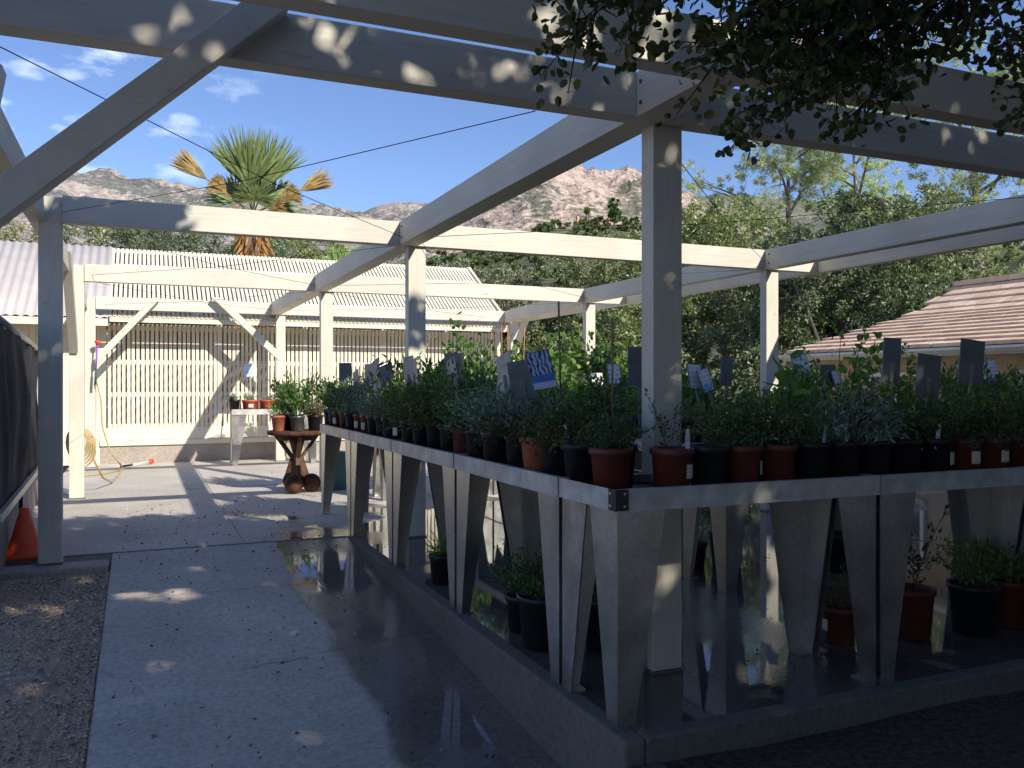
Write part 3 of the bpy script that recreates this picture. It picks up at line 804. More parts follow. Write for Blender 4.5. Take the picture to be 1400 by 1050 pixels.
KINDS = {
 #           leaf mat, stem mat, kwargs, description
 'bushy':   ('green', STEM, dict(n=24, h=.30, spread=.75, L=.032, Wd=.014, lps=34), 'bushy green leaves'),
 'deep':    ('dark', STEM, dict(n=24, h=.27, spread=.85, L=.026, Wd=.012, lps=40), 'dark bushy leaves'),
 'sage':    ('silver', STEM, dict(n=34, h=.27, spread=.95, L=.032, Wd=.008, lps=48, droop=.5), 'silvery leaves'),
 'herb':    ('fresh', STEMG, dict(n=22, h=.29, spread=.7, L=.048, Wd=.018, lps=30), 'light green leaves'),
 'conifer': ('dark', STEM, dict(n=7, h=.62, spread=.20, L=.045, Wd=.005, lps=260, jit=.028, along=.9), 'tall feathery growth'),
 'vine':    ('fresh', STEMG, dict(n=6, h=.70, spread=.25, L=.075, Wd=.068, lps=34, jit=.05, bare=.05), 'tall vine leaves'),
 'climber': ('fresh', STEM, dict(n=5, h=.62, spread=.25, L=.026, Wd=.022, lps=44, jit=.014, wig=.2), 'thin climbing stems'),
 'strap':   ('green', STEMG, dict(n=46, h=.05, spread=.5, L=.20, Wd=.007, lps=2, bare=0, along=1.4), 'grassy leaves'),
 'trail':   ('olive', STEM, dict(n=26, h=.34, spread=1.1, L=.03, Wd=.012, lps=40, droop=1.7), 'trailing olive leaves'),
 'rosy':    ('rosy', STEM, dict(n=26, h=.26, spread=.8, L=.022, Wd=.010, lps=46), 'brown twiggy leaves'),
 'broad':   ('fresh', STEMG, dict(n=2, h=.42, spread=.12, L=.13, Wd=.065, lps=7, bare=.55, along=.3, jit=.01), 'large broad leaves'),
 'open':    ('olive', STEM, dict(n=7, h=.36, spread=.55, L=.03, Wd=.014, lps=26, bare=.2), 'sparse twigs'),
}
fol_mesh = {}
for kn, (lm, sm, kw, desc) in KINDS.items():
    for var in range(2):
        rng = np.random.default_rng(sum(map(ord, kn))*7+var)
        Q, T = foliage(rng, **kw)
        o = quads('foliage', np.concatenate([Q, T]), [LF[lm], sm], np.concatenate([np.zeros(len(Q)), np.ones(len(T))]))
        fol_mesh[kn, var] = o.data; bpy.data.objects.remove(o)
def pot_mesh(m, r0, r1, h, lip=.006):
    mb = MB(); mb.lathe([(r0*.93, 0), (r0, .004), (r1-.003, h-.028), (r1+lip*.3, h-.026), (r1+lip, h-.024), (r1+lip, h), (r1+lip-.004, h+.001), (r1-.004, h-.002), (r1-.006, h-.03)], n=22, capb=True)
    return mb.build('pot', m).data
def drop(name):
    pass
pots = {}
for nm, m, r0, r1, h in (('black', POT_BLACK, .066, .080, .175), ('red', POT_RED, .066, .080, .170), ('terracotta', POT_TERRA, .060, .079, .175),
                         ('big black', POT_BLACK, .095, .115, .24), ('big red', POT_RED, .092, .112, .235), ('grey tin', POT_STEEL, .068, .078, .17), ('bright red', POT_BRIGHT, .10, .118, .17)):
    me = pot_mesh(m, r0, r1, h); pots[nm] = (me, r1, h)
mb = MB(); mb.lathe([(.074, 0), (.05, .004), (.0, .006)], n=16); soil_me = mb.build('soil', POTSOIL).data
mb = MB(); vs = []
for j, z in enumerate((-.027, .027)):
    for i in range(7):
        a = -.32+.64*i/6; vs.append((math.cos(a), math.sin(a), z))
sticker_src = [(x, y, z) for x, y, z in vs]
def sticker_mesh(r):
    mb = MB(); mb.add([(r*x, r*y, z) for x, y, z in sticker_src], [(i, i+1, 7+i+1, 7+i) for i in range(6)], 0, True)
    return mb.build('sticker', STICKER).data
st_me = {k: sticker_mesh(v[1]*.98+.0005) for k, v in pots.items()}
mb = MB(); mb.box(-.009, .009, -.0008, .0008, -.06, .055); mb.add([(-.009, -.0008, .055), (.009, -.0008, .055), (.009, .0008, .055), (-.009, .0008, .055), (-.005, -.0008, .063), (.005, -.0008, .063), (.005, .0008, .063), (-.005, .0008, .063)], [(4,5,6,7),(0,1,5,4),(1,2,6,5),(2,3,7,6),(3,0,4,7)])
tag_me = mb.build('plant_tag', TAGM).data
for o in list(C.objects):
    if o.type == 'MESH' and o.data.name.split('.')[0] in ('pot', 'soil', 'sticker', 'plant_tag') and o.parent is None: bpy.data.objects.remove(o)

def child(name, me, parent, loc=(0,0,0), rot=(0,0,0), sc=None):
    o = bpy.data.objects.new(name, me); link(o, parent); o.location = loc; o.rotation_euler = rot
    if sc: o.scale = (sc, sc, sc) if not hasattr(sc, '__len__') else sc
    return o
COUNT = {}
def potted(x, y, z, pot, kind, label, group, fs=1.0, sticker=None, ptag=None, hs=1.0, rz=None):
    me, r1, h = pots[pot]
    if '{o}' in label:
        if 'far bench' not in label and rnd.random() < .14: return None
        fs *= rnd.uniform(.72, 1.28) if kind not in ('broad', 'climber', 'vine') else rnd.uniform(.8, 1.0)
        k_ = label.split('{o}')[-1]; COUNT[k_] = COUNT.get(k_, -1)+1; label = label.replace('{o}', ORD[COUNT[k_]])
    root = empty('potted_plant', (x, y, z), label, 'potted plant', group)
    p = child('pot', me, root, rot=(rnd.uniform(-.015, .015), rnd.uniform(-.015, .015), 0))
    child('soil', soil_me, p, (0, 0, h-.03), sc=r1/.08)
    big = r1/.08
    if sticker is not None:
        child('sticker', st_me[pot], p, (0, 0, h*.5), (0, 0, sticker))
    fs = fs*rnd.uniform(.92, 1.1)
    child('foliage', fol_mesh[kind, rnd.randrange(2)], root, (0, 0, h-.03), (0, 0, rz if rz is not None else rnd.uniform(0, 6.28)), (fs, fs, fs*hs*rnd.uniform(.8, 1.2)))
    if ptag is not None:
        a = ptag; child('plant_tag', tag_me, root, (r1*.75*math.cos(a), r1*.75*math.sin(a), h+.01), (rnd.uniform(-.25, .1), rnd.uniform(-.25, .25), rnd.uniform(-.5, .3)))
    return root
ORD = ['first', 'second', 'third', 'fourth', 'fifth', 'sixth', 'seventh', 'eighth', 'ninth', 'tenth', 'eleventh', 'twelfth', 'thirteenth', 'fourteenth',
       'fifteenth', 'sixteenth', 'seventeenth', 'eighteenth', 'nineteenth', 'twentieth', 'twenty-first', 'twenty-second', 'twenty-third']
TOP = .816
FACE_L = math.pi*1.12; FACE_N = -math.pi/2
# row along the walkway edge, near to far
PATH = [ # y, pot, kind, scale, sticker, tag
 (2.86, 'red', 'deep', .72, None, None), (3.10, 'black', 'trail', .85, None, 2.6), (3.33, 'black', 'deep', .85, None, None),
 (3.52, 'terracotta', 'trail', 1.0, None, None), (3.72, 'black', 'sage', 1.1, None, None), (4.00, 'black', 'sage', 1.25, None, None),
 (4.25, 'black', 'sage', 1.0, None, None), (4.47, 'red', 'deep', 1.0, None, None), (4.72, 'black', 'trail', 1.15, None, None),
 (4.97, 'black', 'trail', 1.0, None, None), (5.22, 'black', 'deep', 1.05, None, None), (5.48, 'black', 'deep', 1.05, None, None),
 (5.72, 'black', 'deep', 1.0, FACE_L, None), (5.95, 'black', 'sage', .8, None, None), (6.20, 'black', 'sage', .85, None, None), (6.42, 'black', 'sage', .8, None, 3.4),
 (6.64, 'red', 'sage', .8, FACE_L, None), (6.90, 'red', 'sage', .9, FACE_L, None), (7.18, 'black', 'sage', 1.05, None, None), (7.45, 'red', 'herb', 1.0, None, None),
 (7.70, 'red', 'herb', 1.05, FACE_L, None), (7.95, 'black', 'herb', 1.0, None, None), (8.14, 'black', 'herb', .95, None, None)]
for i, (y, pot, kind, sc, stk, tg) in enumerate(PATH):
    potted(1.655+rnd.uniform(-.008, .008), y, TOP, pot, kind, '%s pot of %s, %s from near corner along walkway edge' % (pot, KINDS[kind][3], ORD[i]),
           'pots along the walkway edge', sc, stk, tg)
# second row on the same benches
SEC = ['conifer', 'deep', 'conifer', 'deep', 'sage', 'bushy', 'sage', 'deep', 'bushy', 'bushy', 'bushy', 'deep', 'bushy', 'herb', 'herb', 'deep', 'herb', 'herb', 'rosy', 'herb', 'herb', 'bushy']
y = 3.22
for i, kind in enumerate(SEC):
    pot = 'red' if rnd.random() < .25 else 'black'
    potted(1.865+rnd.uniform(-.02, .02), y, TOP, pot, kind, '%s pot of %s, %s from near in second walkway row' % (pot, KINDS[kind][3], '{o}'),
           'pots of the second row by the walkway', rnd.uniform(.95, 1.2) if kind not in ('conifer',) else 1.0, None, 1.2 if i % 4 == 2 else None)
    y += .228
# front benches, from the corner to the right
FRONT = [(1.86, 'red', 'open', .8, FACE_N+.5, -.6), (2.03, 'black', 'open', .6, None, None), (2.19, 'red', 'deep', .8, FACE_N+.75, None), (2.37, 'red', 'deep', .85, None, None),
 (2.54, 'black', 'strap', .9, None, -1.2), (2.71, 'black', 'sage', 1.0, None, -2.0), (2.88, 'black', 'bushy', .9, None, -1.4), (3.07, 'black', 'herb', .85, None, -1.0),
 (3.17, None, None, 1, None, None), (3.25, 'black', 'deep', .9, FACE_N+.35, -2.2), (3.43, 'red', 'trail', .9, FACE_N-.1, None), (3.61, 'red', 'bushy', 1.0, FACE_N, None), (3.80, 'red', 'rosy', 1.0, FACE_N-.1, None),
 (3.98, 'black', 'bushy', 1.0, None, None), (4.16, 'black', 'deep', 1.0, None, None), (4.4, 'red', 'bushy', 1.0, None, None)]
FRONT = [f for f in FRONT if f[1]]
for i, (x, pot, kind, sc, stk, tg) in enumerate(FRONT):
    potted(x, 2.765+rnd.uniform(-.008, .008), TOP, pot, kind, '%s pot of %s on shaded front bench, %s from corner' % (pot, KINDS[kind][3], ORD[i+1]),
           'pots along the front bench', sc, stk, tg)
SEC2 = ['deep', 'open', 'deep', 'bushy', 'bushy', 'broad', 'bushy', 'climber', 'deep', 'climber', 'bushy', 'climber', 'deep', 'bushy', 'deep']
for i, kind in enumerate(SEC2):
    if 1.9 < 1.72+.178*i < 2.12: continue
    pot = 'red' if rnd.random() < .3 else 'black'
    potted(1.72+.178*i+.02, 2.975, TOP, pot, kind, '%s pot of %s, %s from left in front bench second row' % (pot, KINDS[kind][3], '{o}'),
           'pots of the second row on the front bench', rnd.uniform(.7, .95) if kind not in ('broad', 'climber') else (.95 if kind == 'broad' else 1.2), None, -1.6 if i % 2 == 1 else None)
# inner benches
k = 0
for row, yy in ((0, 4.24), (1, 4.46)):
    for i in range(18):
        kind = rnd.choice(['bushy', 'deep', 'bushy', 'climber', 'vine', 'herb', 'olive']) if row else rnd.choice(['bushy', 'herb', 'sage', 'bushy', 'climber'])
        if kind == 'olive': kind = 'open'
        pot = rnd.choice(['black', 'black', 'red'])
        potted(3.26+.205*i, yy, TOP, pot, kind, '%s pot of %s, %s from left in middle bench %s row' % (pot, KINDS[kind][3], '{o}', ('front', 'back')[row]),
               'pots on the middle bench', rnd.uniform(.9, 1.15) if kind not in ('vine', 'climber') else rnd.uniform(.6, .9))
for col, xx in ((0, 3.27), (1, 3.49)):
    for i in range(14):
        kind = rnd.choice(['herb', 'bushy', 'herb', 'sage', 'climber'])
        pot = rnd.choice(['black', 'black', 'red'])
        potted(xx, 4.78+.26*i, TOP, pot, kind, '%s pot of %s, %s from near in inner bench %s line' % (pot, KINDS[kind][3], '{o}', ('left', 'right')[col]),
               'pots on the inner bench', rnd.uniform(.9, 1.2) if kind != 'climber' else .8)
for row, yy in ((0, 8.86), (1, 9.08)):
    for i in range(17):
        kind = rnd.choice(['vine', 'vine', 'herb', 'climber', 'bushy']) if row == 0 else rnd.choice(['vine', 'vine', 'vine', 'climber'])
        pot = rnd.choice(['black', 'black', 'red'])
        potted(2.42+.213*i, yy, TOP, pot, kind, '%s pot of %s, %s from left in far bench %s row' % (pot, KINDS[kind][3], '{o}', ('front', 'back')[row]),
               'pots on the far bench', rnd.uniform(.9, 1.2))
# pots standing on the floor under and behind the benches
FLOOR = [(1.72, 3.62, 'big black', 'deep', .95, 'black pot of dark shrub on the wet floor under the walkway bench, nearer of two'), (1.74, 3.90, 'black', 'deep', .95, 'smaller black pot of dark shrub on the floor behind the larger one'),
 (1.98, 3.48, 'big black', 'deep', 1.0, 'large black pot of dark shrub under the corner bench'), (1.70, 5.02, 'black', 'strap', .9, 'black pot of drooping leaves on the floor by the second walkway leg'),
 (3.40, 4.78, 'red', 'open', 1.0, 'red pot with pale sunlit stems on the floor under the benches'), (3.62, 4.72, 'big black', 'bushy', .9, 'black pot of leaves beside the red pot with pale stems'),
 (3.05, 3.12, 'red', 'rosy', .9, 'red pot with a pale label and dry twigs under the front bench'), (3.43, 3.05, 'big red', 'open', 1.2, 'large red pot of twiggy plant under the right front bench'),
 (3.78, 2.98, 'big black', 'bushy', .9, 'large black pot under the front bench near the right edge'), (4.05, 3.0, 'big red', 'bushy', .9, 'large red pot at the right edge under the front bench'),
 (4.22, 4.32, 'big black', 'broad', .8, 'black pot with pale leaf on the floor under the middle bench'), (5.6, 5.3, 'big black', 'bushy', .9, 'black pot of green shrub on sunlit floor beyond the benches'),
 (5.2, 5.0, 'black', 'bushy', .9, 'small black pot of green shrub on floor beyond the middle bench')]
for x, yy, pot, kind, sc, lab in FLOOR:
    potted(x, yy, 0.004, pot, kind, lab, 'pots standing on the floor', sc, 2.9 if 'pale label' in lab else None, -1.5 if x < 1.9 and yy < 4 else None)
# far bench with red pots
for i, (x, kind) in enumerate(((1.27, 'sage'), (1.50, 'sage'), (1.755, 'sage'), (2.03, 'herb'))):
    potted(x, 13.5, TOP, 'bright red' if i else 'black', kind, ['dark pot at the left end of the far red pot bench', 'bright red pot left of the other on the far bench by the slats', 'second bright red pot on the far bench by the slats', 'red pot of green herbs at the right end of the far bench'][i], 'pots on the far bench by the slats', .55 if i < 3 else .9, FACE_N if i == 1 else None)

# ------------------------------------------------------------------ plant signs on stakes
def sign(x, y, zb, zt, w, back, front, lean, yaw, label, stake_to=TOP+.14, stake_m=None, face=0):
    """a board on a stake; the printed face looks along +Y before yaw"""
    root = empty('plant_sign', (x, y, stake_to), label, 'plant sign', 'plant signs on stakes'); h = zt-zb; zc = (zb+zt)/2-stake_to
    root.rotation_euler = (lean[0], lean[1], yaw)
    def bx(n, m, x0, x1, y0, y1, z0, z1, cz, bev=0):
        mb = MB(); mb.box(x0, x1, y0, y1, z0, z1); o = mb.build(n, m, None, bevel=bev); o.parent = root; o.location = (0, 0, cz); return o
    bx('board', back, -w/2, w/2, -.003, .003, -h/2, h/2, zc)
    bx('printed_face', front, -w/2+.004, w/2-.004, .0035, .0045, -h/2+.004, h/2-.004, zc)
    bx('stake', stake_m or STAKE, -.009, .009, -.012, -.0035, -zc-.02, -h/2*.1, zc)
STAKE = simple('grey_stake', (.24, .24, .23), .6, .2)
STAKEL = simple('wood_stake', (.38, .32, .24), .8)
def branches():
    m, n, l, b = mat('sign_print_branches'); v = coords(n, l); sx = n.new('ShaderNodeSeparateXYZ'); l.new(v, sx.inputs[0])
    wv = n.new('ShaderNodeTexWave'); wv.inputs['Scale'].default_value = 9; wv.inputs['Distortion'].default_value = 6; wv.inputs['Detail'].default_value = 3; wv.inputs['Detail Scale'].default_value = 2.5
    l.new(coords(n, l, (1.6, 1, 1)), wv.inputs[0])
    dk = ramp(n, l, wv.outputs[0], [(.62, 0), (.72, 1)])
    up = mathn(n, l, 'GREATER_THAN', sx.outputs[2], -.025); low = mathn(n, l, 'LESS_THAN', sx.outputs[2], -.06)
    c = mix(n, l, mathn(n, l, 'MULTIPLY', dk.outputs[0], up.outputs[0]).outputs[0], (.50, .60, .86), (.03, .06, .14))
    mid = mathn(n, l, 'SUBTRACT', 1.0, up.outputs[0]); c = mix(n, l, mid.outputs[0], c.outputs[0], (.08, .22, .66))
    c = mix(n, l, low.outputs[0], c.outputs[0], (.62, .70, .88)); l.new(c.outputs[0], b.inputs['Base Color']); b.inputs['Roughness'].default_value = .4
    return m
BRANCHES = branches()
SL = [ # y, zb, zt, w, pale?, lean, yaw, label tail      (boards seen from behind along the walkway)
 (8.05, 1.24, 1.43, .12, 0, (0, 0), .5, 'dark upright sign board at the far end of the walkway bench'),
 (7.95, 1.20, 1.42, .12, 1, (-.1, -.35), 1.35, 'pale leaning sign board in front of the dark upright one at the far end'),
 (7.5, 1.20, 1.38, .12, 1, (-.1, -.35), 1.35, 'pale narrow sign leaning left among fresh green plants'),
 (7.15, 1.22, 1.40, .11, 1, (0, 0), 1.3, 'pale upright sign, third from the far end of the walkway bench'),
 (6.6, 1.22, 1.47, .13, 1, (-.1, -.45), 1.2, 'tall pale sign tilting left, beside a darker tilted board'),
 (6.35, 1.22, 1.40, .13, 0, (-.1, -.3), 1.0, 'darker tilted sign just right of the tall pale one'),
 (5.85, 1.20, 1.43, .12, 1, (0, -.12), 1.25, 'pale sign with a split stake before the second middle post'),
 (5.70, 1.20, 1.42, .12, 1, (0, -.3), 1.6, 'sign seen nearly edge on with a long leaning stake'),
 (4.98, 1.20, 1.42, .13, 0, (0, 0), .9, 'grey upright sign left of a pale leaning one near mid bench'),
 (4.85, 1.18, 1.40, .12, 1, (0, -.3), 1.4, 'pale leaning sign right of the grey upright one near mid bench'),
 (4.22, 1.12, 1.34, .13, 1, (0, .12), 1.25, 'weathered sign tilting right above silvery plants'),
 (4.05, 1.20, 1.42, .13, 1, (-.1, -.35), 1.35, 'tall pale sign leaning left above the silvery plants'),
 (3.82, 1.16, 1.35, .13, 0, (0, -.15), .5, 'dark grey sign, nearest of those seen from behind on the walkway side')]
for i, (y, zb, zt, w, pale, lean, yaw, lab) in enumerate(SL):
    sign(1.76, y, zb, zt, w, SIGNBACKL if pale else SIGNBACK, SIGN_PRINTS[i % 3], lean, -yaw, lab, TOP+.12)
# printed sign facing the viewer with blue picture
sign(1.80, 3.58, 1.22, 1.41, .12, SIGNBACK, BRANCHES, (.25, .18), math.pi-.15, 'blue printed sign with dark branch pattern facing the viewer', TOP+.1)
SF = [ # x, y, zb, zt, w, dark?, lean, yaw, front facing?, label
 (2.70, 4.35, 1.22, 1.45, .15, 0, (0, 0), 0, 'dark sign board half hidden left of the near middle post'),
 (3.10, 2.88, 1.23, 1.44, .085, 0, (0, .05), -.25, 'narrow dark sign, leftmost of the three large ones on the shaded front bench'),
 (3.34, 2.90, 1.17, 1.37, .135, 0, (0, .1), -.1, 'middle of the three large dark signs on the shaded front bench'),
 (3.62, 2.90, 1.23, 1.445, .145, 0, (0, .1), -.1, 'rightmost and tallest of the three large dark signs on the front bench'),
 (4.20, 4.40, 1.22, 1.36, .13, 0, (0, 0), 0, 'grey sign back between two white printed signs at mid right'),
 (3.42, 4.50, 1.22, 1.40, .12, 0, (0, .1), .3, 'grey sign back right behind a small white and blue sign')]
for i, (x, y, zb, zt, w, dk, lean, yaw, lab) in enumerate(SF):
    sign(x, y, zb, zt, w, SIGNBACK, SIGN_PRINTS[i % 3], lean, yaw, lab, TOP+.12, STAKEL if i in (1, 2, 3) else None)
SW = [ # x, y, zb, zt, w, lean, yaw, print, label
 (2.62, 4.40, 1.24, 1.37, .09, (0, 0), 0, 2, 'small white sign with branch drawing left of the dark board'),
 (3.14, 4.3, 1.21, 1.37, .12, (0, -.05), .2, 2, 'white sign with dark plant drawing just right of the near middle post'),
 (3.28, 4.3, 1.20, 1.345, .11, (0, .2), .3, 0, 'tilted white sign with a blue picture in its middle'),
 (4.02, 4.3, 1.26, 1.45, .15, (0, .05), .1, 0, 'tall white printed sign beside the large broad leaves'),
 (4.32, 4.3, 1.22, 1.34, .10, (0, .1), .3, 2, 'small white sign right of the grey sign back'),
 (4.80, 4.35, 1.22, 1.38, .13, (0, 0), 0, 0, 'white and blue sign behind the leftmost large dark sign'),
 (5.55, 4.35, 1.22, 1.40, .13, (0, 0), 0, 2, 'white sign partly hidden by the tallest dark sign'),
 (5.78, 4.3, 1.20, 1.43, .16, (0, .06), -.1, 0, 'white printed sign with grey picture near the right edge'),
 (3.85, 5.2, 1.20, 1.36, .13, (0, 0), .1, 2, 'white sign low among leaves, left of the tall white printed sign'),
 (3.70, 5.6, 1.22, 1.40, .13, (0, .1), .1, 2, 'white leaning sign in front of the right pergola post'),
 (3.52, 6.2, 1.18, 1.34, .13, (0, 0), .2, 2, 'white sign standing in sunlight behind the blue picture sign'),
 (1.52, 13.55, 1.36, 1.57, .20, (0, 0), 0, 0, 'white sign above the red pots on the far bench'),
 (2.25, 8.12, 1.30, 1.46, .13, (0, 0), .2, 1, 'white sign with yellow green picture above the round rusty table'),
 (2.35, 9.0, 1.34, 1.5, .13, (0, 0), .1, 0, 'white sign with pale blue picture between two pergola posts'),
 (2.9, 9.0, 1.34, 1.5, .13, (0, 0), .1, 2, 'overexposed white sign beside a pale leaning board'),
 (3.5, 9.1, 1.32, 1.5, .13, (0, 0), .1, 0, 'white sign with a lilac picture behind the tilted boards')]
for x, y, zb, zt, w, lean, yaw, pr, lab in SW:
    sign(x, y, zb, zt, w, SIGNBACK, SIGN_PRINTS[pr], (lean[0]+.28, lean[1]), math.pi+yaw, lab, TOP+.12)
# bamboo stakes
BAM = simple('bamboo_stake', (.30, .20, .10), .6, 0, .2); BAMO = simple('orange_stake', (.55, .22, .09), .6, 0, .2)
for x, y, z0, z1, m, dx, lab in ((1.86, 3.70, .95, 1.63, BAM, -.015, 'brown bamboo stake standing tallest beside the blue printed sign'), (1.90, 3.28, .95, 1.52, BAM, .0, 'dark bamboo stake inside the tall feathery plant'),
    (3.62, 9.0, 1.0, 1.83, BAMO, .02, 'leftmost orange stake in the tall far vines'), (3.78, 9.0, 1.0, 1.9, BAMO, -.02, 'second orange stake in the tall far vines'),
    (3.86, 9.05, 1.0, 1.9, BAMO, 0, 'third orange stake in the tall far vines'), (4.02, 9.0, 1.0, 1.88, BAMO, .03, 'rightmost orange stake in the tall far vines')):
    mb = MB(); mb.tube([(x, y, z0), (x+dx*.5, y, (z0+z1)/2), (x+dx, y, z1)], .0055, 6)
    tag(mb.build('plant_stake', m), lab, 'stake', 'plant stakes')

# ------------------------------------------------------------------ rusty round table and bin
RUST = simple('rusty_iron', (.11, .045, .025), .8, .3, .5, 14, .3)
RUSTW = simple('brown_wood', (.11, .05, .026), .7, 0, .4, 9, .2)
tx, ty = 1.62, 9.95
tab = empty('round_table', (tx, ty, 0), 'rusty round table on a waisted pedestal with ball feet beyond the benches', 'table')
mb = MB(); mb.lathe([(.0, .648), (.30, .648), (.325, .655), (.33, .67), (.33, .69), (.322, .70), (0, .70)], (tx, ty, 0), 36)
mb.build('table_top', RUST, tab)
mb = MB(); mb.lathe([(.20, .59), (.20, .648)], (tx, ty, 0), 28); mb.build('apron', RUST, tab)
mb = MB()
for a in (2.6, .2, 4.7):
    d = Vector((math.cos(a), math.sin(a), 0)); c = Vector((tx, ty, 0))
    mb.bar(c+d*.25+Vector((0,0,.645)), c+d*.03+Vector((0,0,.36)), .03, .05, (d.y, -d.x, .2))
    mb.bar(c+d*.03+Vector((0,0,.40)), c+d*.13+Vector((0,0,.10)), .07, .05, (d.y, -d.x, .2))
mb.lathe([(.10, .64), (.045, .42), (.04, .36), (.06, .25), (.09, .12), (.06, .09)], (tx, ty, 0), 14)
mb.build('pedestal', RUSTW, tab)
for a in (-2.0, -.35, 1.7):
    mb = MB(); r = .105; c = (tx+.16*math.cos(a), ty+.22*math.sin(a), 0)
    mb.lathe([(max(.001, r*math.sin(t)), r-r*math.cos(t)) for t in [math.pi*i/12 for i in range(13)]], c, 20); mb.build('ball_foot', RUST, tab)
potted(1.40, 9.85, .70, 'terracotta', 'strap', 'terracotta pot of grassy leaves on the left of the round table', 'pots on the round table', 1.0)
potted(1.60, 9.80, .70, 'grey tin', 'herb', 'grey tin pot of tall leafy plant in the middle of the round table', 'pots on the round table', 1.25, None, -1.6, 1.5)
potted(1.80, 9.85, .70, 'black', 'rosy', 'pot of brownish twiggy plant on the right of the round table', 'pots on the round table', 1.15)
potted(1.86, 10.05, .70, 'red', 'rosy', 'red pot at the back right of the round table', 'pots on the round table', .8)
potted(1.55, 10.08, .70, 'black', 'herb', 'dark pot of leafy herb at the back of the round table', 'pots on the round table', 1.1, None, None, 1.3)
BIN = simple('teal_plastic', (.07, .16, .19), .45)
bn = empty('plastic_bin', (2.08, 10.0, 0), 'teal plastic bin standing behind the far end of the walkway bench', 'bin')
mb = MB(); mb.lathe([(.125, .003), (.13, .01), (.155, .40), (.165, .40), (.168, .425), (.16, .43), (.15, .41), (.128, .02)], (2.08, 10.0, 0), 24, capb=True); mb.build('body', BIN, bn)
mb = MB(); mb.lathe([(.172, .405), (.172, .43), (.10, .445), (0, .45)], (2.08, 10.0, 0), 24); mb.build('lid', BIN, bn)

# ------------------------------------------------------------------ trees
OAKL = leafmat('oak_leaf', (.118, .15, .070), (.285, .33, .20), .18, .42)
OAKO = leafmat('oak_leaf_overhead', (.014, .022, .008), (.030, .042, .016), .06, .45)  # leaf colour darkened so these crowns bounce less light
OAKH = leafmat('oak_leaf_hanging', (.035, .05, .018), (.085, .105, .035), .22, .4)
OAKG = leafmat('oak_leaf_grey', (.19, .205, .125), (.38, .39, .26), .15, .45)
YELL = leafmat('yellow_green_leaf', (.12, .15, .03), (.24, .26, .06), .2)
EUCL = leafmat('eucalyptus_leaf', (.30, .33, .19), (.55, .56, .38), .3, .5)
BARK = simple('grey_bark', (.10, .085, .07), .9, 0, .4, 8, .6)
BARKP = simple('pale_bark', (.26, .21, .17), .85, 0, .35, 6, .4)
def crown(rng, blobs, n, L, Wd, hollow=.55):
    """leaves in lumpy clusters on the shells of ellipsoid blobs (x,y,z,rx,ry,rz)"""
    B = np.array(blobs); vol = (B[:, 3]*B[:, 4]*B[:, 5])**(2/3); p = vol/vol.sum()
    nc = max(8, n//70)
    bi = rng.choice(len(B), nc, p=p); d = nrm(rng.normal(size=(nc, 3))); rad = hollow+(1-hollow)*rng.random(nc)**.5
    cc = B[bi, :3]+d*B[bi, 3:]*rad[:, None]; cs = (.10+.16*rng.random(nc)**2)*B[bi, 3:].mean(1)
    ci = rng.integers(0, nc, n); off = nrm(rng.normal(size=(n, 3)))*rng.random((n, 1))**.6
    P = cc[ci]+off*cs[ci][:, None]*np.array([1, 1, .75])
    D = off+d[ci]*.6+rng.normal(0, .4, (n, 3)); D[:, 2] -= .15
    return leaves(P, D, L*rng.uniform(.6, 1.3, n), Wd*rng.uniform(.6, 1.3, n), rng)
def oak(x, y, h, rx, n, label, group, leafm=OAKL, seed=0, z0=-.3, L=.105, low=.1):
    rng = np.random.default_rng(seed+50)
    root = empty('oak_tree', (x, y, z0), label, 'tree', group)
    bl = []
    for i in range(26):
        a = rng.random()*6.28; t = rng.random(); zz = (low+.88*t-.06)*h
        rr = rx*(1-abs(t-.35)**1.5*1.0)*.72*math.sqrt(rng.random()); s = rx*rng.uniform(.24, .42)
        bl.append((rr*math.cos(a), rr*math.sin(a), min(zz, h-s*.85), s, s, s*.8))
    Q = crown(rng, bl, n, L, L*.55)
    quads('crown', Q, leafm, parent=root)
    mb = MB()
    mb.tube([(0,0,-.3), (.1,.05,h*.15), (-.1,.1,h*.3), (.1,0,h*.5)], [.32, .25, .2, .1], 9)
    for i in range(9):
        b = bl[i*2]; mb.tube([(0, .05, h*.14+.02*i*h*.1), (b[0]*.5, b[1]*.5, b[2]*.6), (b[0], b[1], b[2])], [.14, .09, .03], 6)
    mb.build('trunk', BARK, root, off=(0,0,0))
    return root
TG = 'oak trees behind the nursery'
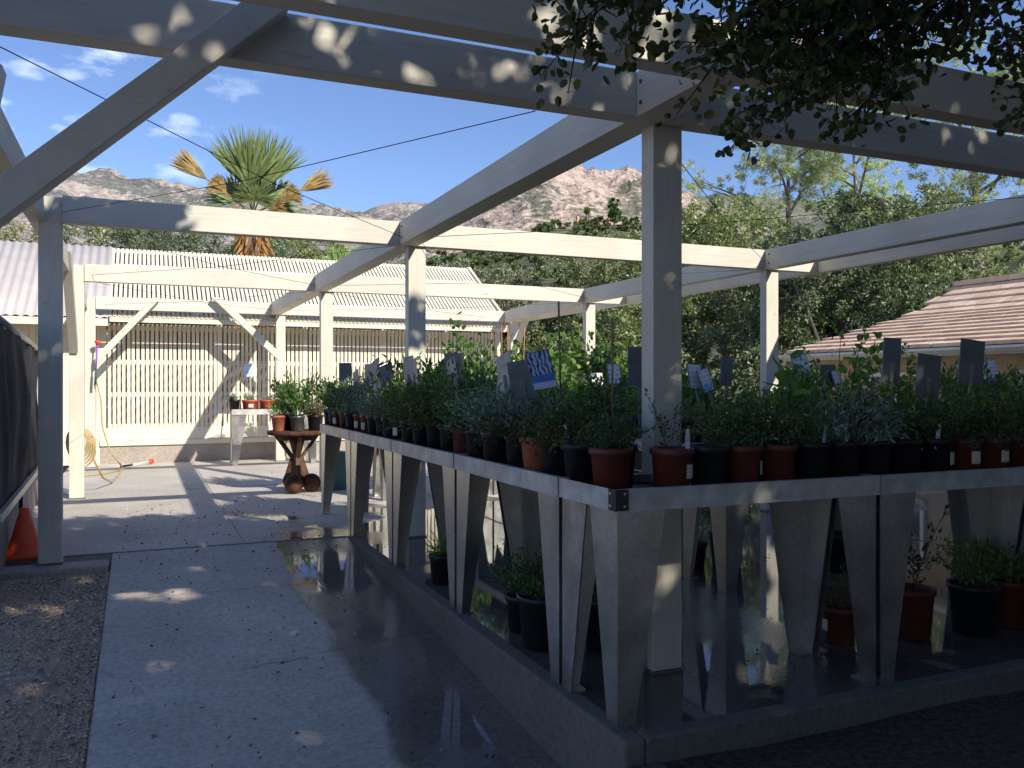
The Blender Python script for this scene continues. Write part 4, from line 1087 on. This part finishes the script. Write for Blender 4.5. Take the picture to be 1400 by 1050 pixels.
OAKS = [ (15.2, 21.5, 6.6, 4.4, 26000, 'dense evergreen oak just right of the near middle post, behind the benches', OAKL, 0), (17.5, 17.8, 6.2, 4.2, 26000, 'round evergreen oak behind the right pergola post', OAKL, 0),
 (21.5, 17.8, 6.9, 4.6, 24000, 'evergreen oak rising over the tiled roof ridge', OAKL, 0), (22.3, 12.8, 5.4, 4.0, 16000, 'evergreen oak at the right edge beyond the tiled roof', OAKG, 0),
 (16.2, 28.5, 7.0, 4.6, 22000, 'dark evergreen oak left of the near middle post between two cross beams', OAKL, 0), (13.4, 32.5, 6.4, 4.3, 20000, 'grey green oak right of the slatted roof end', OAKG, 0),
 (11.0, 36.5, 6.9, 4.2, 16000, 'dark oak behind the right end of the slatted roof', OAKL, 0), (24.0, 38.0, 9.8, 5.0, 16000, 'tall distant oak seen beside the near middle post under the skyline', OAKG, 0),
 (-3.6, 33.8, 7.6, 4.4, 20000, 'grey green oak behind the metal roof at far left', OAKG, 0), (-.6, 37.5, 8.4, 4.3, 20000, 'bushy oak above the metal roof ridge beside the shaded left post', OAKL, 0),
 (2.4, 36.5, 7.9, 4.0, 18000, 'dark oak left of the palm above the slatted roof', OAKL, 0), (7.0, 39.5, 8.5, 3.5, 15000, 'small dark oak right of the palm trunk above the slatted roof', OAKL, 0),
 (-7.0, 33.0, 7.4, 4.0, 10000, 'oak at the far left edge behind the shaded left post', OAKL, 0), (4.9, 38.5, 7.8, 3.0, 14000, 'small oak hidden behind the palm trunk above the slatted roof', OAKG, 0)]
for i, (x, y, h, rx, n, lab, m, z) in enumerate(OAKS): oak(x, y, h+.3, rx, int(n*3.2), lab, TG, m, i)
oak(31.0, 45.5, 12.0, 2.6, 9000, 'small yellow green tree on the slope right of the near middle post', None, YELL, 31, L=.3)

BT = 'unseen oaks added behind the viewer'  # added oaks out of view, put there to block sky and light
for i, (x, y, h, rx, lab) in enumerate(((-7.5, -13.5, 9, 5, 'unseen oak added behind the viewer at left'), (-2.5, -12.5, 10, 5.5, 'unseen oak added directly behind the viewer'), (5, -14, 10.5, 5.5, 'unseen oak added far behind the viewer at right'),
        (12, -9.5, 10, 5.5, 'unseen oak added behind the viewer beyond the soil bed'), (21, -9, 8.5, 4.6, 'unseen oak added beyond the tiled building'))):
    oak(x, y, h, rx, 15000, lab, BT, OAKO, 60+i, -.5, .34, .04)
# tall open trees on the right
def tall_tree(x, y, h, seed, label, spread=4.5, n=9000, first=.36):
    rng = np.random.default_rng(seed); root = empty('eucalyptus_tree', (x, y, -.3), label, 'tree', 'tall open trees at the right')
    mb = MB(); bl = []; tw = []
    lean = rng.normal(0, .06, 2)
    tp = [(lean[0]*h*t+.15*math.sin(t*5), lean[1]*h*t, h*t*.86) for t in (0, .25, .5, .72, 1)]
    mb.tube(tp, [.28, .23, .17, .11, .03], 9)
    for i in range(15):
        t = first+(.98-first)*i/14; az = rng.random()*6.28; s = Vector((lean[0]*h*t, lean[1]*h*t, h*t*.86)); ln = spread*rng.uniform(.5, 1)*(1.15-.6*t)
        e = s+Vector((math.cos(az)*ln, math.sin(az)*ln, ln*rng.uniform(.35, .9)))
        m_ = (s+e)/2+Vector((0, 0, .25))
        mb.tube([s, m_, e], [.10*(1.2-t)+.02, .05, .015], 6)
        for q in range(7):
            f = rng.uniform(.4, 1.1); c = s.lerp(e, f)+Vector(rng.normal(0, .5, 3)); r = rng.uniform(.6, 1.15)
            bl.append((c.x, c.y, c.z, r*1.2, r*1.2, r*.7)); mb.tube([s.lerp(e, min(f, .95)*.85), c], [.03, .008], 4)
    Q = crown(rng, bl, n, .20, .030, .1)
    quads('crown', Q, EUCL, parent=root); mb.build('trunk', BARKP, root, off=(0,0,0))
tall_tree(27.5, 31.5, 15.0, 5, 'tall open tree left of its group, feathery crown under the dark cross beam', 5.6, 42000)
tall_tree(32.5, 31.5, 17.5, 6, 'tallest open tree with bare forking trunks behind the hanging oak leaves', 5.6, 42000)
tall_tree(31.5, 24.5, 17.0, 7, 'dense feathery tall tree at the right edge above the long beam', 5.4, 60000, .3)

# fan palms
PALML = leafmat('palm_leaf', (.16, .21, .06), (.30, .36, .14), .3)
PALMD = leafmat('palm_dead_leaf', (.24, .12, .05), (.42, .24, .10), .2)
def fan(rng, base, dirv, face, Lp, Lb, nb, ang, droop, w=.045):
    """petiole + fan of blades; returns quads"""
    d = Vector(dirv).normalized(); f = Vector(face).normalized(); s = d.cross(f).normalized(); f = s.cross(d)
    b = Vector(base); tip = b+d*Lp; Q = []
    A = np.array([b, b.lerp(tip, .5)-f*.03]); B = np.array([b.lerp(tip, .5)-f*.03, tip]); Q.append(twigs(A, B, .022, .016))
    for i in range(nb):
        a = -ang+2*ang*i/(nb-1)+rng.normal(0, .03); v = d*math.cos(a)+s*math.sin(a)
        L = Lb*(.78+.22*math.cos(a*.7))*rng.uniform(.9, 1.05); wv = (s*math.cos(a)-d*math.sin(a))
        pts = []; p = tip.copy(); dv = (v+f*rng.uniform(.05, .22)*(1 if i % 2 else .3)).normalized()
        for k in range(6):
            pts.append(p.copy()); p = p+dv*(L/5); dv = (dv+Vector((0, 0, -droop*(k/5)**2))+Vector(rng.normal(0, .03, 3))).normalized()
        ws = [w*.25, w*.9, w, w*.75, w*.4, w*.08]
        for k in range(5):
            q = np.array([pts[k]-wv*ws[k], pts[k]+wv*ws[k], pts[k+1]+wv*ws[k+1], pts[k+1]-wv*ws[k+1]]); Q.append(q[None])
    return np.concatenate(Q)
def palm(x, y, zc, sc, seed, label, fans, trunk_r=.24, z0=-.3):
    rng = np.random.default_rng(seed); root = empty('fan_palm', (x, y, z0), label, 'palm tree', 'fan palms behind the slatted roof'); H = zc-z0
    G = []; Dd = []
    for dv, fc, Lp, Lb, ang, dr, dead in fans:
        (Dd if dead else G).append(fan(rng, (0, 0, H), dv, fc, Lp*sc, Lb*sc, 54, ang, dr, .034*sc))
    if G: quads('fronds', np.concatenate(G), PALML, parent=root)
    if Dd: quads('dead_fronds', np.concatenate(Dd), PALMD, parent=root)
    mb = MB(); mb.tube([(0,0,-.2), (.02,0,H*.5), (0,0,H+.05)], [trunk_r*1.2, trunk_r, trunk_r*.9], 12)
    mb.build('trunk', BARKP, root, off=(0,0,0))
    # shaggy old leaf bases under the crown
    Q = []
    P = np.zeros((420, 3)); a = rng.random(420)*6.28; P[:, 0] = np.cos(a)*trunk_r; P[:, 1] = np.sin(a)*trunk_r; P[:, 2] = H-.15-rng.random(420)*2.6
    D = np.stack([np.cos(a)*.45, np.sin(a)*.45, -np.ones(420)], 1)+rng.normal(0, .2, (420, 3))
    quads('skirt', leaves(P, D, rng.uniform(.3, .7, 420), rng.uniform(.03, .09, 420), rng), PALMD, parent=root)
V0 = Vector((-.05, -.95, .3))     # fans turned towards the viewer
palm(2.55, 22.3, 5.5, .90, 3, 'fan palm with upright green fronds and two dead drooping fronds', [
 ((-.16, -.3, 1), V0, .75, 1.65, .80, .02, 0), ((.36, -.1, 1), V0, .8, 1.6, .60, .02, 0), ((-.26, .2, 1), V0, .85, 1.4, .5, .02, 0), ((.10, .5, 1), V0, .85, 1.6, .6, .02, 0), ((.05, -.5, .9), V0, .40, .75, 1.9, .2, 0),
 ((.75, .3, .6), V0, .7, 1.0, 1.3, .2, 0), ((-.7, .3, .6), V0, .6, .9, 1.2, .2, 0),
 ((-1, .0, .70), (0, -1, 0), 1.5, 1.0, .32, .10, 1), ((1, .0, .60), (0, -1, 0), 1.5, 1.0, .32, .12, 1), ((-.8, -.2, .55), (0, -1, 0), .9, .6, .6, 1.4, 1), ((.85, -.2, .5), (0, -1, 0), .9, .6, .6, 1.4, 1),
 ((.6, -.5, .1), (0, -1, .3), .5, .6, .8, .6, 1), ((-.4, -.6, -.2), (0, -1, 0), .5, .6, .8, 1, 1), ((.2, .5, -.4), (0, 1, 0), .5, .7, .8, 1, 1)])
palm(5.1, 23.5, 3.6, .95, 4, 'second fan palm whose frond tips just clear the slatted roof', [
 ((-.35, -.2, 1), V0, .5, 1.1, 1.3, .04, 0), ((.4, -.2, 1), V0, .55, 1.1, 1.4, .04, 0), ((.0, .4, 1), V0, .4, 1.0, 1.3, .04, 0), ((.9, 0, .5), V0, .6, .9, 1.2, .2, 0), ((-.9, 0, .5), V0, .6, .9, 1.2, .2, 0)])

# the oak that overhangs the viewer and shades the foreground
SV = np.array(SUN)
ov = empty('overhanging_oak', (5.6, -3.4, -.3), 'dark live oak whose leafy branches hang into the top right of the view', 'tree')
rng = np.random.default_rng(77)
n = 165000; h = rng.uniform(4.0, 6.6, n)
gx = rng.uniform(-2.6, 11.0, n); gy = rng.uniform(-6.0, 10.9, n)           # where each leaf's shadow meets the floor
def vnoise(x, y, s, sd):
    r = np.random.default_rng(sd).random((64, 64)); x = x*s; y = y*s
    i, j = np.floor(x).astype(int), np.floor(y).astype(int); fx_, fy_ = x-i, y-j; fx_ = fx_*fx_*(3-2*fx_); fy_ = fy_*fy_*(3-2*fy_)
    g = lambda a, b: r[a % 64, b % 64]
    return (g(i, j)*(1-fx_)+g(i+1, j)*fx_)*(1-fy_)+(g(i, j+1)*(1-fx_)+g(i+1, j+1)*fx_)*fy_
edge = 8.75+.55*(vnoise(gx, gy*0, .8, 1)-.5)*2+.35*(vnoise(gx, gy*0, 2.6, 2)-.5)*2
Pc = np.stack([gx+h*SV[0]/SV[2], gy+h*SV[1]/SV[2], h], 1)
q_ = np.clip((-.7-gx)/.6, 0, 1); edge = edge+1.75*q_*q_*(3-2*q_)
keep = gy < edge
dens = vnoise(gx, gy, 1.7, 3)*.6+vnoise(gx, gy, 4.5, 4)*.4
keep &= ~((gy > 8.2) & (gx > -1.0) & (dens < .46))                      # ragged rim of the crown
keep &= ~((gx < -2.3) & (dens < .5))
keep &= ~((gx > 1.7) & (gy > 6.95) & (dens < .50))
# gaps in the crown that let sun flecks through: (x, y, z, radius) of the fleck
for fx0, fy0, fz0, fr in ((.05, 3.0, 2.35, .09), (.13, 3.0, 2.45, .06), (.62, 3.04, 2.44, .06), (.75, 3.04, 2.40, .05), (.52, 3.04, 2.47, .05), (1.28, 3.04, 2.43, .06), (1.42, 3.04, 2.38, .07), (1.36, 3.04, 2.47, .04),
    (.95, 2.24, 2.44, .05), (1.1, 2.24, 2.42, .05), (.72, 2.24, 2.42, .04), (1.45, 2.24, 2.42, .06), (2.0, 3.05, 2.2, .06), (2.02, 3.05, 2.1, .05), (.15, 5.9, -.07, .20), (-.1, 5.9, -.07, .16), (.45, 5.95, -.07, .16), (.02, 4.55, -.17, .07), (.1, 4.62, -.17, .05),
    (-.55, 3.35, -.27, .12), (-.42, 3.3, -.27, .10), (-.7, 3.4, -.27, .08), (2.05, 3.05, .5, .06), (2.0, 6.5, .6, .08), (.9, 8.1, 0, .15), (1.2, 8.2, 0, .12), (-.62, 6.5, .35, .05),
    (3.02, 2.9, 1.42, .025), (3.36, 2.85, 1.35, .02), (3.4, 4.75, .25, .09), (3.38, 4.75, .4, .07), (1.5, 5.7, .8, .05), (1.5, 6.6, .8, .06), (1.5, 7.3, .8, .08)):
    for k_ in range(4):
        c_ = np.array([fx0, fy0, fz0])+rng.normal(0, 1, 3)*fr*np.array([.9, .5, .6])
        q = Pc-c_; tt = q@SV; dd = np.linalg.norm(q-tt[:, None]*SV, axis=1); keep &= dd > fr*rng.uniform(.12, .5)+.03
Pc = Pc[keep]; Dn = rng.normal(size=Pc.shape); Dn[:, 2] -= .3
Lc = rng.uniform(.10, .20, len(Pc))
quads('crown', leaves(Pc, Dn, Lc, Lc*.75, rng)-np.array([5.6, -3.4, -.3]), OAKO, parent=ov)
mb = MB(); o0 = Vector((5.6, -3.4, -.3))
mb.tube([o0, o0+Vector((.1, .1, 1.2)), o0+Vector((-.2, .3, 2.6)), o0+Vector((-.5, .2, 4.6)), o0+Vector((-.8, 0, 6.6))], [.48, .38, .34, .24, .1], 12)
mb.build('trunk', BARK, ov)
BR = [ # twig: start, end, leaves, scatter
 ((2.6, .6, 3.4), (.92, 1.72, 2.17), 170, .08), ((2.6, .6, 3.4), (.98, 1.85, 2.05), 150, .075), ((2.4, .5, 3.3), (1.10, 1.75, 2.12), 150, .07), ((2.6, .6, 3.3), (1.02, 1.7, 1.98), 40, .03),
 ((2.7, .6, 3.4), (1.38, 1.72, 2.10), 190, .08), ((2.8, .6, 3.4), (1.30, 1.70, 1.98), 170, .07), ((2.8, .7, 3.4), (1.36, 1.68, 1.80), 60, .035), ((2.8, .7, 3.4), (1.47, 1.68, 1.88), 120, .06),
 ((2.9, .6, 3.3), (1.55, 1.72, 2.06), 190, .08), ((3.0, .7, 3.3), (1.68, 1.7, 2.0), 190, .08), ((3.0, .7, 3.4), (1.75, 1.7, 1.93), 120, .06), ((3.1, .7, 3.3), (1.85, 1.72, 2.04), 150, .07), ((3.0, .7, 3.3), (1.64, 1.7, 2.16), 170, .09), ((2.9, .7, 3.3), (1.45, 1.75, 2.2), 170, .09),
 ((3.6, .8, 3.2), (2.28, 1.72, 2.14), 90, .06), ((3.6, .8, 3.2), (2.16, 1.7, 2.16), 70, .06), ((3.6, .9, 3.2), (2.42, 1.72, 2.02), 90, .06), ((3.6, .9, 3.2), (2.40, 1.7, 2.20), 90, .08), ((3.5, .8, 3.1), (1.98, 1.72, 2.22), 60, .05)]
Qs = []; Ts = []
for s, e, nl, sc in BR:
    nl = int(nl*4.8)
    s, e = np.array(s), np.array(e)+np.array([-.03, 0, .03]); m_ = (s*.45+e*.55)+np.array([0, .25, .12])
    pth = [(1-t)**2*s+2*t*(1-t)*m_+t*t*e for t in np.linspace(0, 1, 9)]; pth = np.array(pth)+rng.normal(0, .012, (9, 3))
    Ts.append(twigs(pth[:-1], pth[1:], np.linspace(.012, .003, 8), np.linspace(.011, .002, 8)))
    t = 1-.62*rng.random(nl)**1.35; ii = np.minimum((t*8).astype(int), 7); f = (t*8-ii)[:, None]
    cpt = pth[ii]*(1-f)+pth[ii+1]*f; off = rng.normal(0, sc*.85, (nl, 3)); off[:, 2] = off[:, 2]*.8-.02
    Pl = cpt+off; keepl = rng.random(nl) < 1
    # short twiglets carry small groups of leaves
    ng = max(4, nl//6); gi = rng.integers(0, nl, ng); Ts.append(twigs(cpt[gi], Pl[gi], .0026, .0014))
    Pl = Pl[gi][rng.integers(0, ng, nl)]+rng.normal(0, .022, (nl, 3))
    Qs.append(oak_leaf6(Pl, rng.normal(0, 1, (nl, 3))+np.array([0, 0, -.35]), rng.uniform(.020, .037, nl), rng.uniform(.015, .026, nl), rng))
Qs = np.concatenate(Qs); Ts = np.concatenate(Ts)
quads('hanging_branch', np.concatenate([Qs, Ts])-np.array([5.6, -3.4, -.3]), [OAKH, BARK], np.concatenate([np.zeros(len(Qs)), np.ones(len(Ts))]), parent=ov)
mb = MB()
for e in ((2.7, .6, 3.4), (3.6, .8, 3.2), (3.0, -2.5, 5.2), (8, -4, 5.5), (2.0, -6, 6), (6.5, -8, 6), (.5, -2, 5.6)):
    e = Vector(e); s = o0+Vector((-.3, .25, 3.3)); mb.tube([s, (s+e)/2+Vector((0, 0, .5)), e], [.16, .10, .03], 8)
mb.build('limb', BARK, ov)

# ------------------------------------------------------------------ mountains
def fbm(x, y, s, sd, octv=5, ridged=False):
    a = 1.0; t = np.zeros_like(x); tot = 0
    for o in range(octv):
        q = vnoise(x+o*13.7, y+o*7.1, s*2**o, sd+o)
        if ridged: q = 1-np.abs(2*q-1)
        t += a*q; tot += a; a *= .52
    return t/tot
def hill(name, prof, R0, R1, m, amp, z_near, seed, nA=260, nR=70, fs=.004, lobe=1.0):
    az = np.radians(np.array([p[0] for p in prof])); el = np.radians(np.array([p[1] for p in prof]))
    A = np.linspace(az[0], az[-1], nA); E = np.interp(A, az, el); Hh = R1*np.tan(E)+1.23
    t = np.linspace(0, 1.25, nR); vs = []
    for j, tt in enumerate(t):
        r = R0+(R1-R0)*tt; x = np.sin(A)*r; y = np.cos(A)*r
        base = z_near+(Hh-z_near)*(min(tt, 1)**lobe) if tt <= 1 else Hh-(tt-1)*Hh*1.2
        nz_ = fbm(x+9000, y+9000, fs, seed, 6, True)-.62
        vs.append(np.stack([x, y, base+nz_*amp*(np.sin(min(tt, 1)*np.pi*.5)**.7)*(1 if tt < .9 else .22)], 1))
    vs = np.concatenate(vs)
    fs_ = [(j*nA+i, j*nA+i+1, (j+1)*nA+i+1, (j+1)*nA+i) for j in range(nR-1) for i in range(nA-1)]
    me = bpy.data.meshes.new(name); me.from_pydata(vs.tolist(), [], fs_); me.materials.append(m)
    me.polygons.foreach_set('use_smooth', [True]*len(fs_))
    return tag(link(bpy.data.objects.new(name, me)), kind='structure')
def hillmat(name, rock, rock2, brush, brush2, thr, sc, spot):
    m, n, l, b = mat(name)
    v = coords(n, l, (1, 1, 1.6)); a = noise(n, l, sc, 7, .68, v, .6); d = noise(n, l, sc*9, 5, .7, v); e = noise(n, l, spot, 3, .6, v)
    rk = mix(n, l, d.outputs[0], rock2, rock)
    s1 = ramp(n, l, d.outputs[0], [(.42, 0), (.56, 1)]); rk = mix(n, l, s1.outputs[0], rock2, rock)
    bk = mix(n, l, ramp(n, l, e.outputs[0], [(.4, 0), (.6, 1)]).outputs[0], brush, brush2)
    s = mathn(n, l, 'ADD', mathn(n, l, 'MULTIPLY', a.outputs[0], .68).outputs[0], mathn(n, l, 'MULTIPLY', e.outputs[0], .32).outputs[0])
    mk = ramp(n, l, s.outputs[0], [(thr-.025, 0), (thr+.025, 1)])
    c = mix(n, l, mk.outputs[0], bk.outputs[0], rk.outputs[0])
    l.new(c.outputs[0], b.inputs['Base Color']); b.inputs['Roughness'].default_value = .95; b.inputs['Specular IOR Level'].default_value = .1
    bump(n, l, b, d.outputs[0], 1.0, 14.0)
    return m
HM1 = hillmat('hill_grey_haze', (.60, .51, .455), (.37, .315, .285), (.18, .19, .165), (.26, .255, .24), .49, .006, .10)  # rock and brush colours of all three hills paled to carry distance haze
HM2 = hillmat('hill_rock_haze', (.74, .58, .49), (.46, .36, .30), (.17, .175, .13), (.25, .24, .18), .465, .0075, .13)
HM3 = hillmat('hill_brush_haze', (.50, .43, .34), (.32, .28, .23), (.19, .195, .14), (.26, .26, .19), .58, .006, .10)
hill('mountain', [(-34, 10), (-20, 11.3), (-14.2, 12.1), (-7.6, 12.9), (-6.1, 12.7), (-3.4, 12.2), (.2, 12.1), (2.3, 12.0), (5.8, 11.95), (9, 11.5), (10.8, 11.2), (13.2, 10.6), (15.6, 9.9), (18.5, 8.9), (22, 7.8)], 500, 2100, HM1, 140, 40, 21)
hill('mountain', [(8, 8.5), (10.8, 9.9), (13.2, 11.0), (14.4, 11.6), (15.8, 11.95), (17.8, 11.9), (19.5, 11.6), (21.4, 10.9), (24, 10)], 900, 2600, HM1, 80, 60, 41, 160)
hill('mountain', [(14, 7.5), (16.6, 8.8), (18.5, 10.2), (20.4, 11.6), (22.4, 12.75), (24.4, 13.6), (26.3, 14.0), (27.5, 14.02), (29.3, 13.7), (31.2, 13.1), (32.6, 12.7), (34.5, 11.8), (36.9, 10.6), (40, 9)], 320, 1250, HM2, 100, 30, 61, 300, 90, .008)
hill('mountain', [(29, 11.4), (31.2, 11.75), (34.5, 11.9), (36, 12.15), (37.1, 12.3), (38.3, 12.1), (40.5, 11.75), (43.2, 11.5), (45.7, 11), (50.6, 10.2), (60, 9), (75, 8)], 700, 2200, HM3, 70, 50, 81, 200)
FG = simple('foothill_earth', (.12, .125, .06), .95, 0, .4, .05, .4)
foot_prof = [(-30, 5), (-10, 5.2), (5, 6.2), (11.3, 7.4), (16.6, 8.0), (20.4, 8.9), (23.4, 9.6), (26.3, 10.2), (28.3, 10.4), (30.7, 10.5), (33.1, 10.5), (35.9, 10.0), (40, 9.0), (50.6, 8), (61, 6.8), (80, 6)]
hill('foothill', foot_prof, 60, 330, FG, 8, 0, 91, 200, 50, .02)
# oak and brush cover of the foothill: one far off wood
rng = np.random.default_rng(5); bl = []
fa = np.array([p[0] for p in foot_prof]); fe = np.array([p[1] for p in foot_prof])
for i in range(1500):
    a = rng.uniform(-14, 62); t = rng.random()**.7; r = 70+255*t; hh = (330*math.tan(math.radians(np.interp(a, fa, fe)))+1.23)*((r-60)/270)
    s = rng.uniform(1.6, 4.2); ar = math.radians(a)
    bl.append((math.sin(ar)*r, math.cos(ar)*r, hh+s*.25, s, s, s*.72))
Q = crown(rng, bl, 240000, .95, .75, .75)
tag(quads('wooded_slope', Q, leafmat('slope_leaf', (.055, .075, .03), (.13, .15, .07), .1)), 'dense oak and brush covering the foothill below the mountains', 'woodland', kind='stuff')
# house on the foothill
def at(a, r): ar = math.radians(a); return math.sin(ar)*r, math.cos(ar)*r, (330*math.tan(math.radians(np.interp(a, fa, fe)))+1.23)*((r-60)/270)
hx, hy, hz = at(28.6, 322)
hs = empty('hillside_house', (hx, hy, hz), 'distant house with red tiled roofs among trees on the foothill', 'house')
TERR = simple('house_tile', (.36, .15, .10), .8); STUC = simple('house_stucco', (.50, .36, .26), .8)
K = .5
def hbox(nm, m, x0, x1, y0, y1, z0, z1, par=None):
    mb = MB(); mb.box(hx+x0*K, hx+x1*K, hy+y0*K, hy+y1*K, hz+z0*K, hz+z1*K); return mb.build(nm, m, hs)
hbox('wall', STUC, -9, 9, -4, 4, -4, 4.2); hbox('wall', STUC, 14, 24, -4, 4, -4, 6); hbox('chimney', STUC, -11.5, -9.5, -1, 1, -4, 7.5)
for x0, x1, z in ((-10, 10, 4.2), (13, 25, 6.0)):
    mb = MB(); mb.add([(hx+x*K, hy+y*K, hz+zz*K) for x, y, zz in ((x0, -5, z), (x1, -5, z), (x1, 5, z), (x0, 5, z), (x0+2, 0, z+2.4), (x1-2, 0, z+2.4))], [(0,1,5,4), (2,3,4,5), (1,2,5), (3,0,4), (3,2,1,0)])
    mb.build('roof', TERR, hs)
for x in (-6, -2, 2, 6): hbox('window', GLASS, x-.8, x+.8, -4.08, -4.0, 1, 3)
px_, py_, pz_ = at(28.4, 312)
rng = np.random.default_rng(8)
pr = empty('tall_palm', (px_, py_, pz_), 'small distant palm standing before the hillside house', 'palm tree')
mb = MB(); mb.tube([(0,0,-1), (.1,0,3.5), (0,0,6.5)], [.25, .22, .2], 8); mb.build('trunk', BARKP, pr, off=(0,0,0))
P_ = np.zeros((260, 3)); P_[:, 2] = 6.5; D_ = nrm(rng.normal(size=(260, 3))); D_[:, 2] += .15
quads('fronds', leaves(P_, D_, rng.uniform(1.2, 2.0, 260), rng.uniform(.25, .5, 260), rng), PALML, parent=pr)
cx_, cy_, cz_ = at(30.2, 315)
cy2 = empty('slope_tree', (cx_, cy_, cz_), 'bright green upright tree right of the hillside house', 'tree')
quads('crown', crown(rng, [(0, 0, 3+k*1.3, 2.6-.25*k, 2.6-.25*k, 1.8) for k in range(6)], 2600, .8, .5, .4), LF['green'], parent=cy2)
mb = MB(); mb.tube([(0,0,-2), (0,0,8)], [.4, .1], 7); mb.build('trunk', BARK, cy2, off=(0,0,0))
# utility lines far beyond the benches
for i, (a, b, lab) in enumerate((((8, 62, 11.5), (60, 70, 13.5), 'upper overhead power line crossing before the mountains'), ((36, 50, 12.2), (75, 40, 15.5), 'overhead power line passing through the tall trees at right'))):
    a, b = Vector(a), Vector(b); pts = [a.lerp(b, t)+Vector((0, 0, -1.2*4*t*(1-t))) for t in [k/16 for k in range(17)]]
    mb = MB(); mb.tube(pts, .018, 4); tag(mb.build('power_line', WIRE), lab, 'power line')
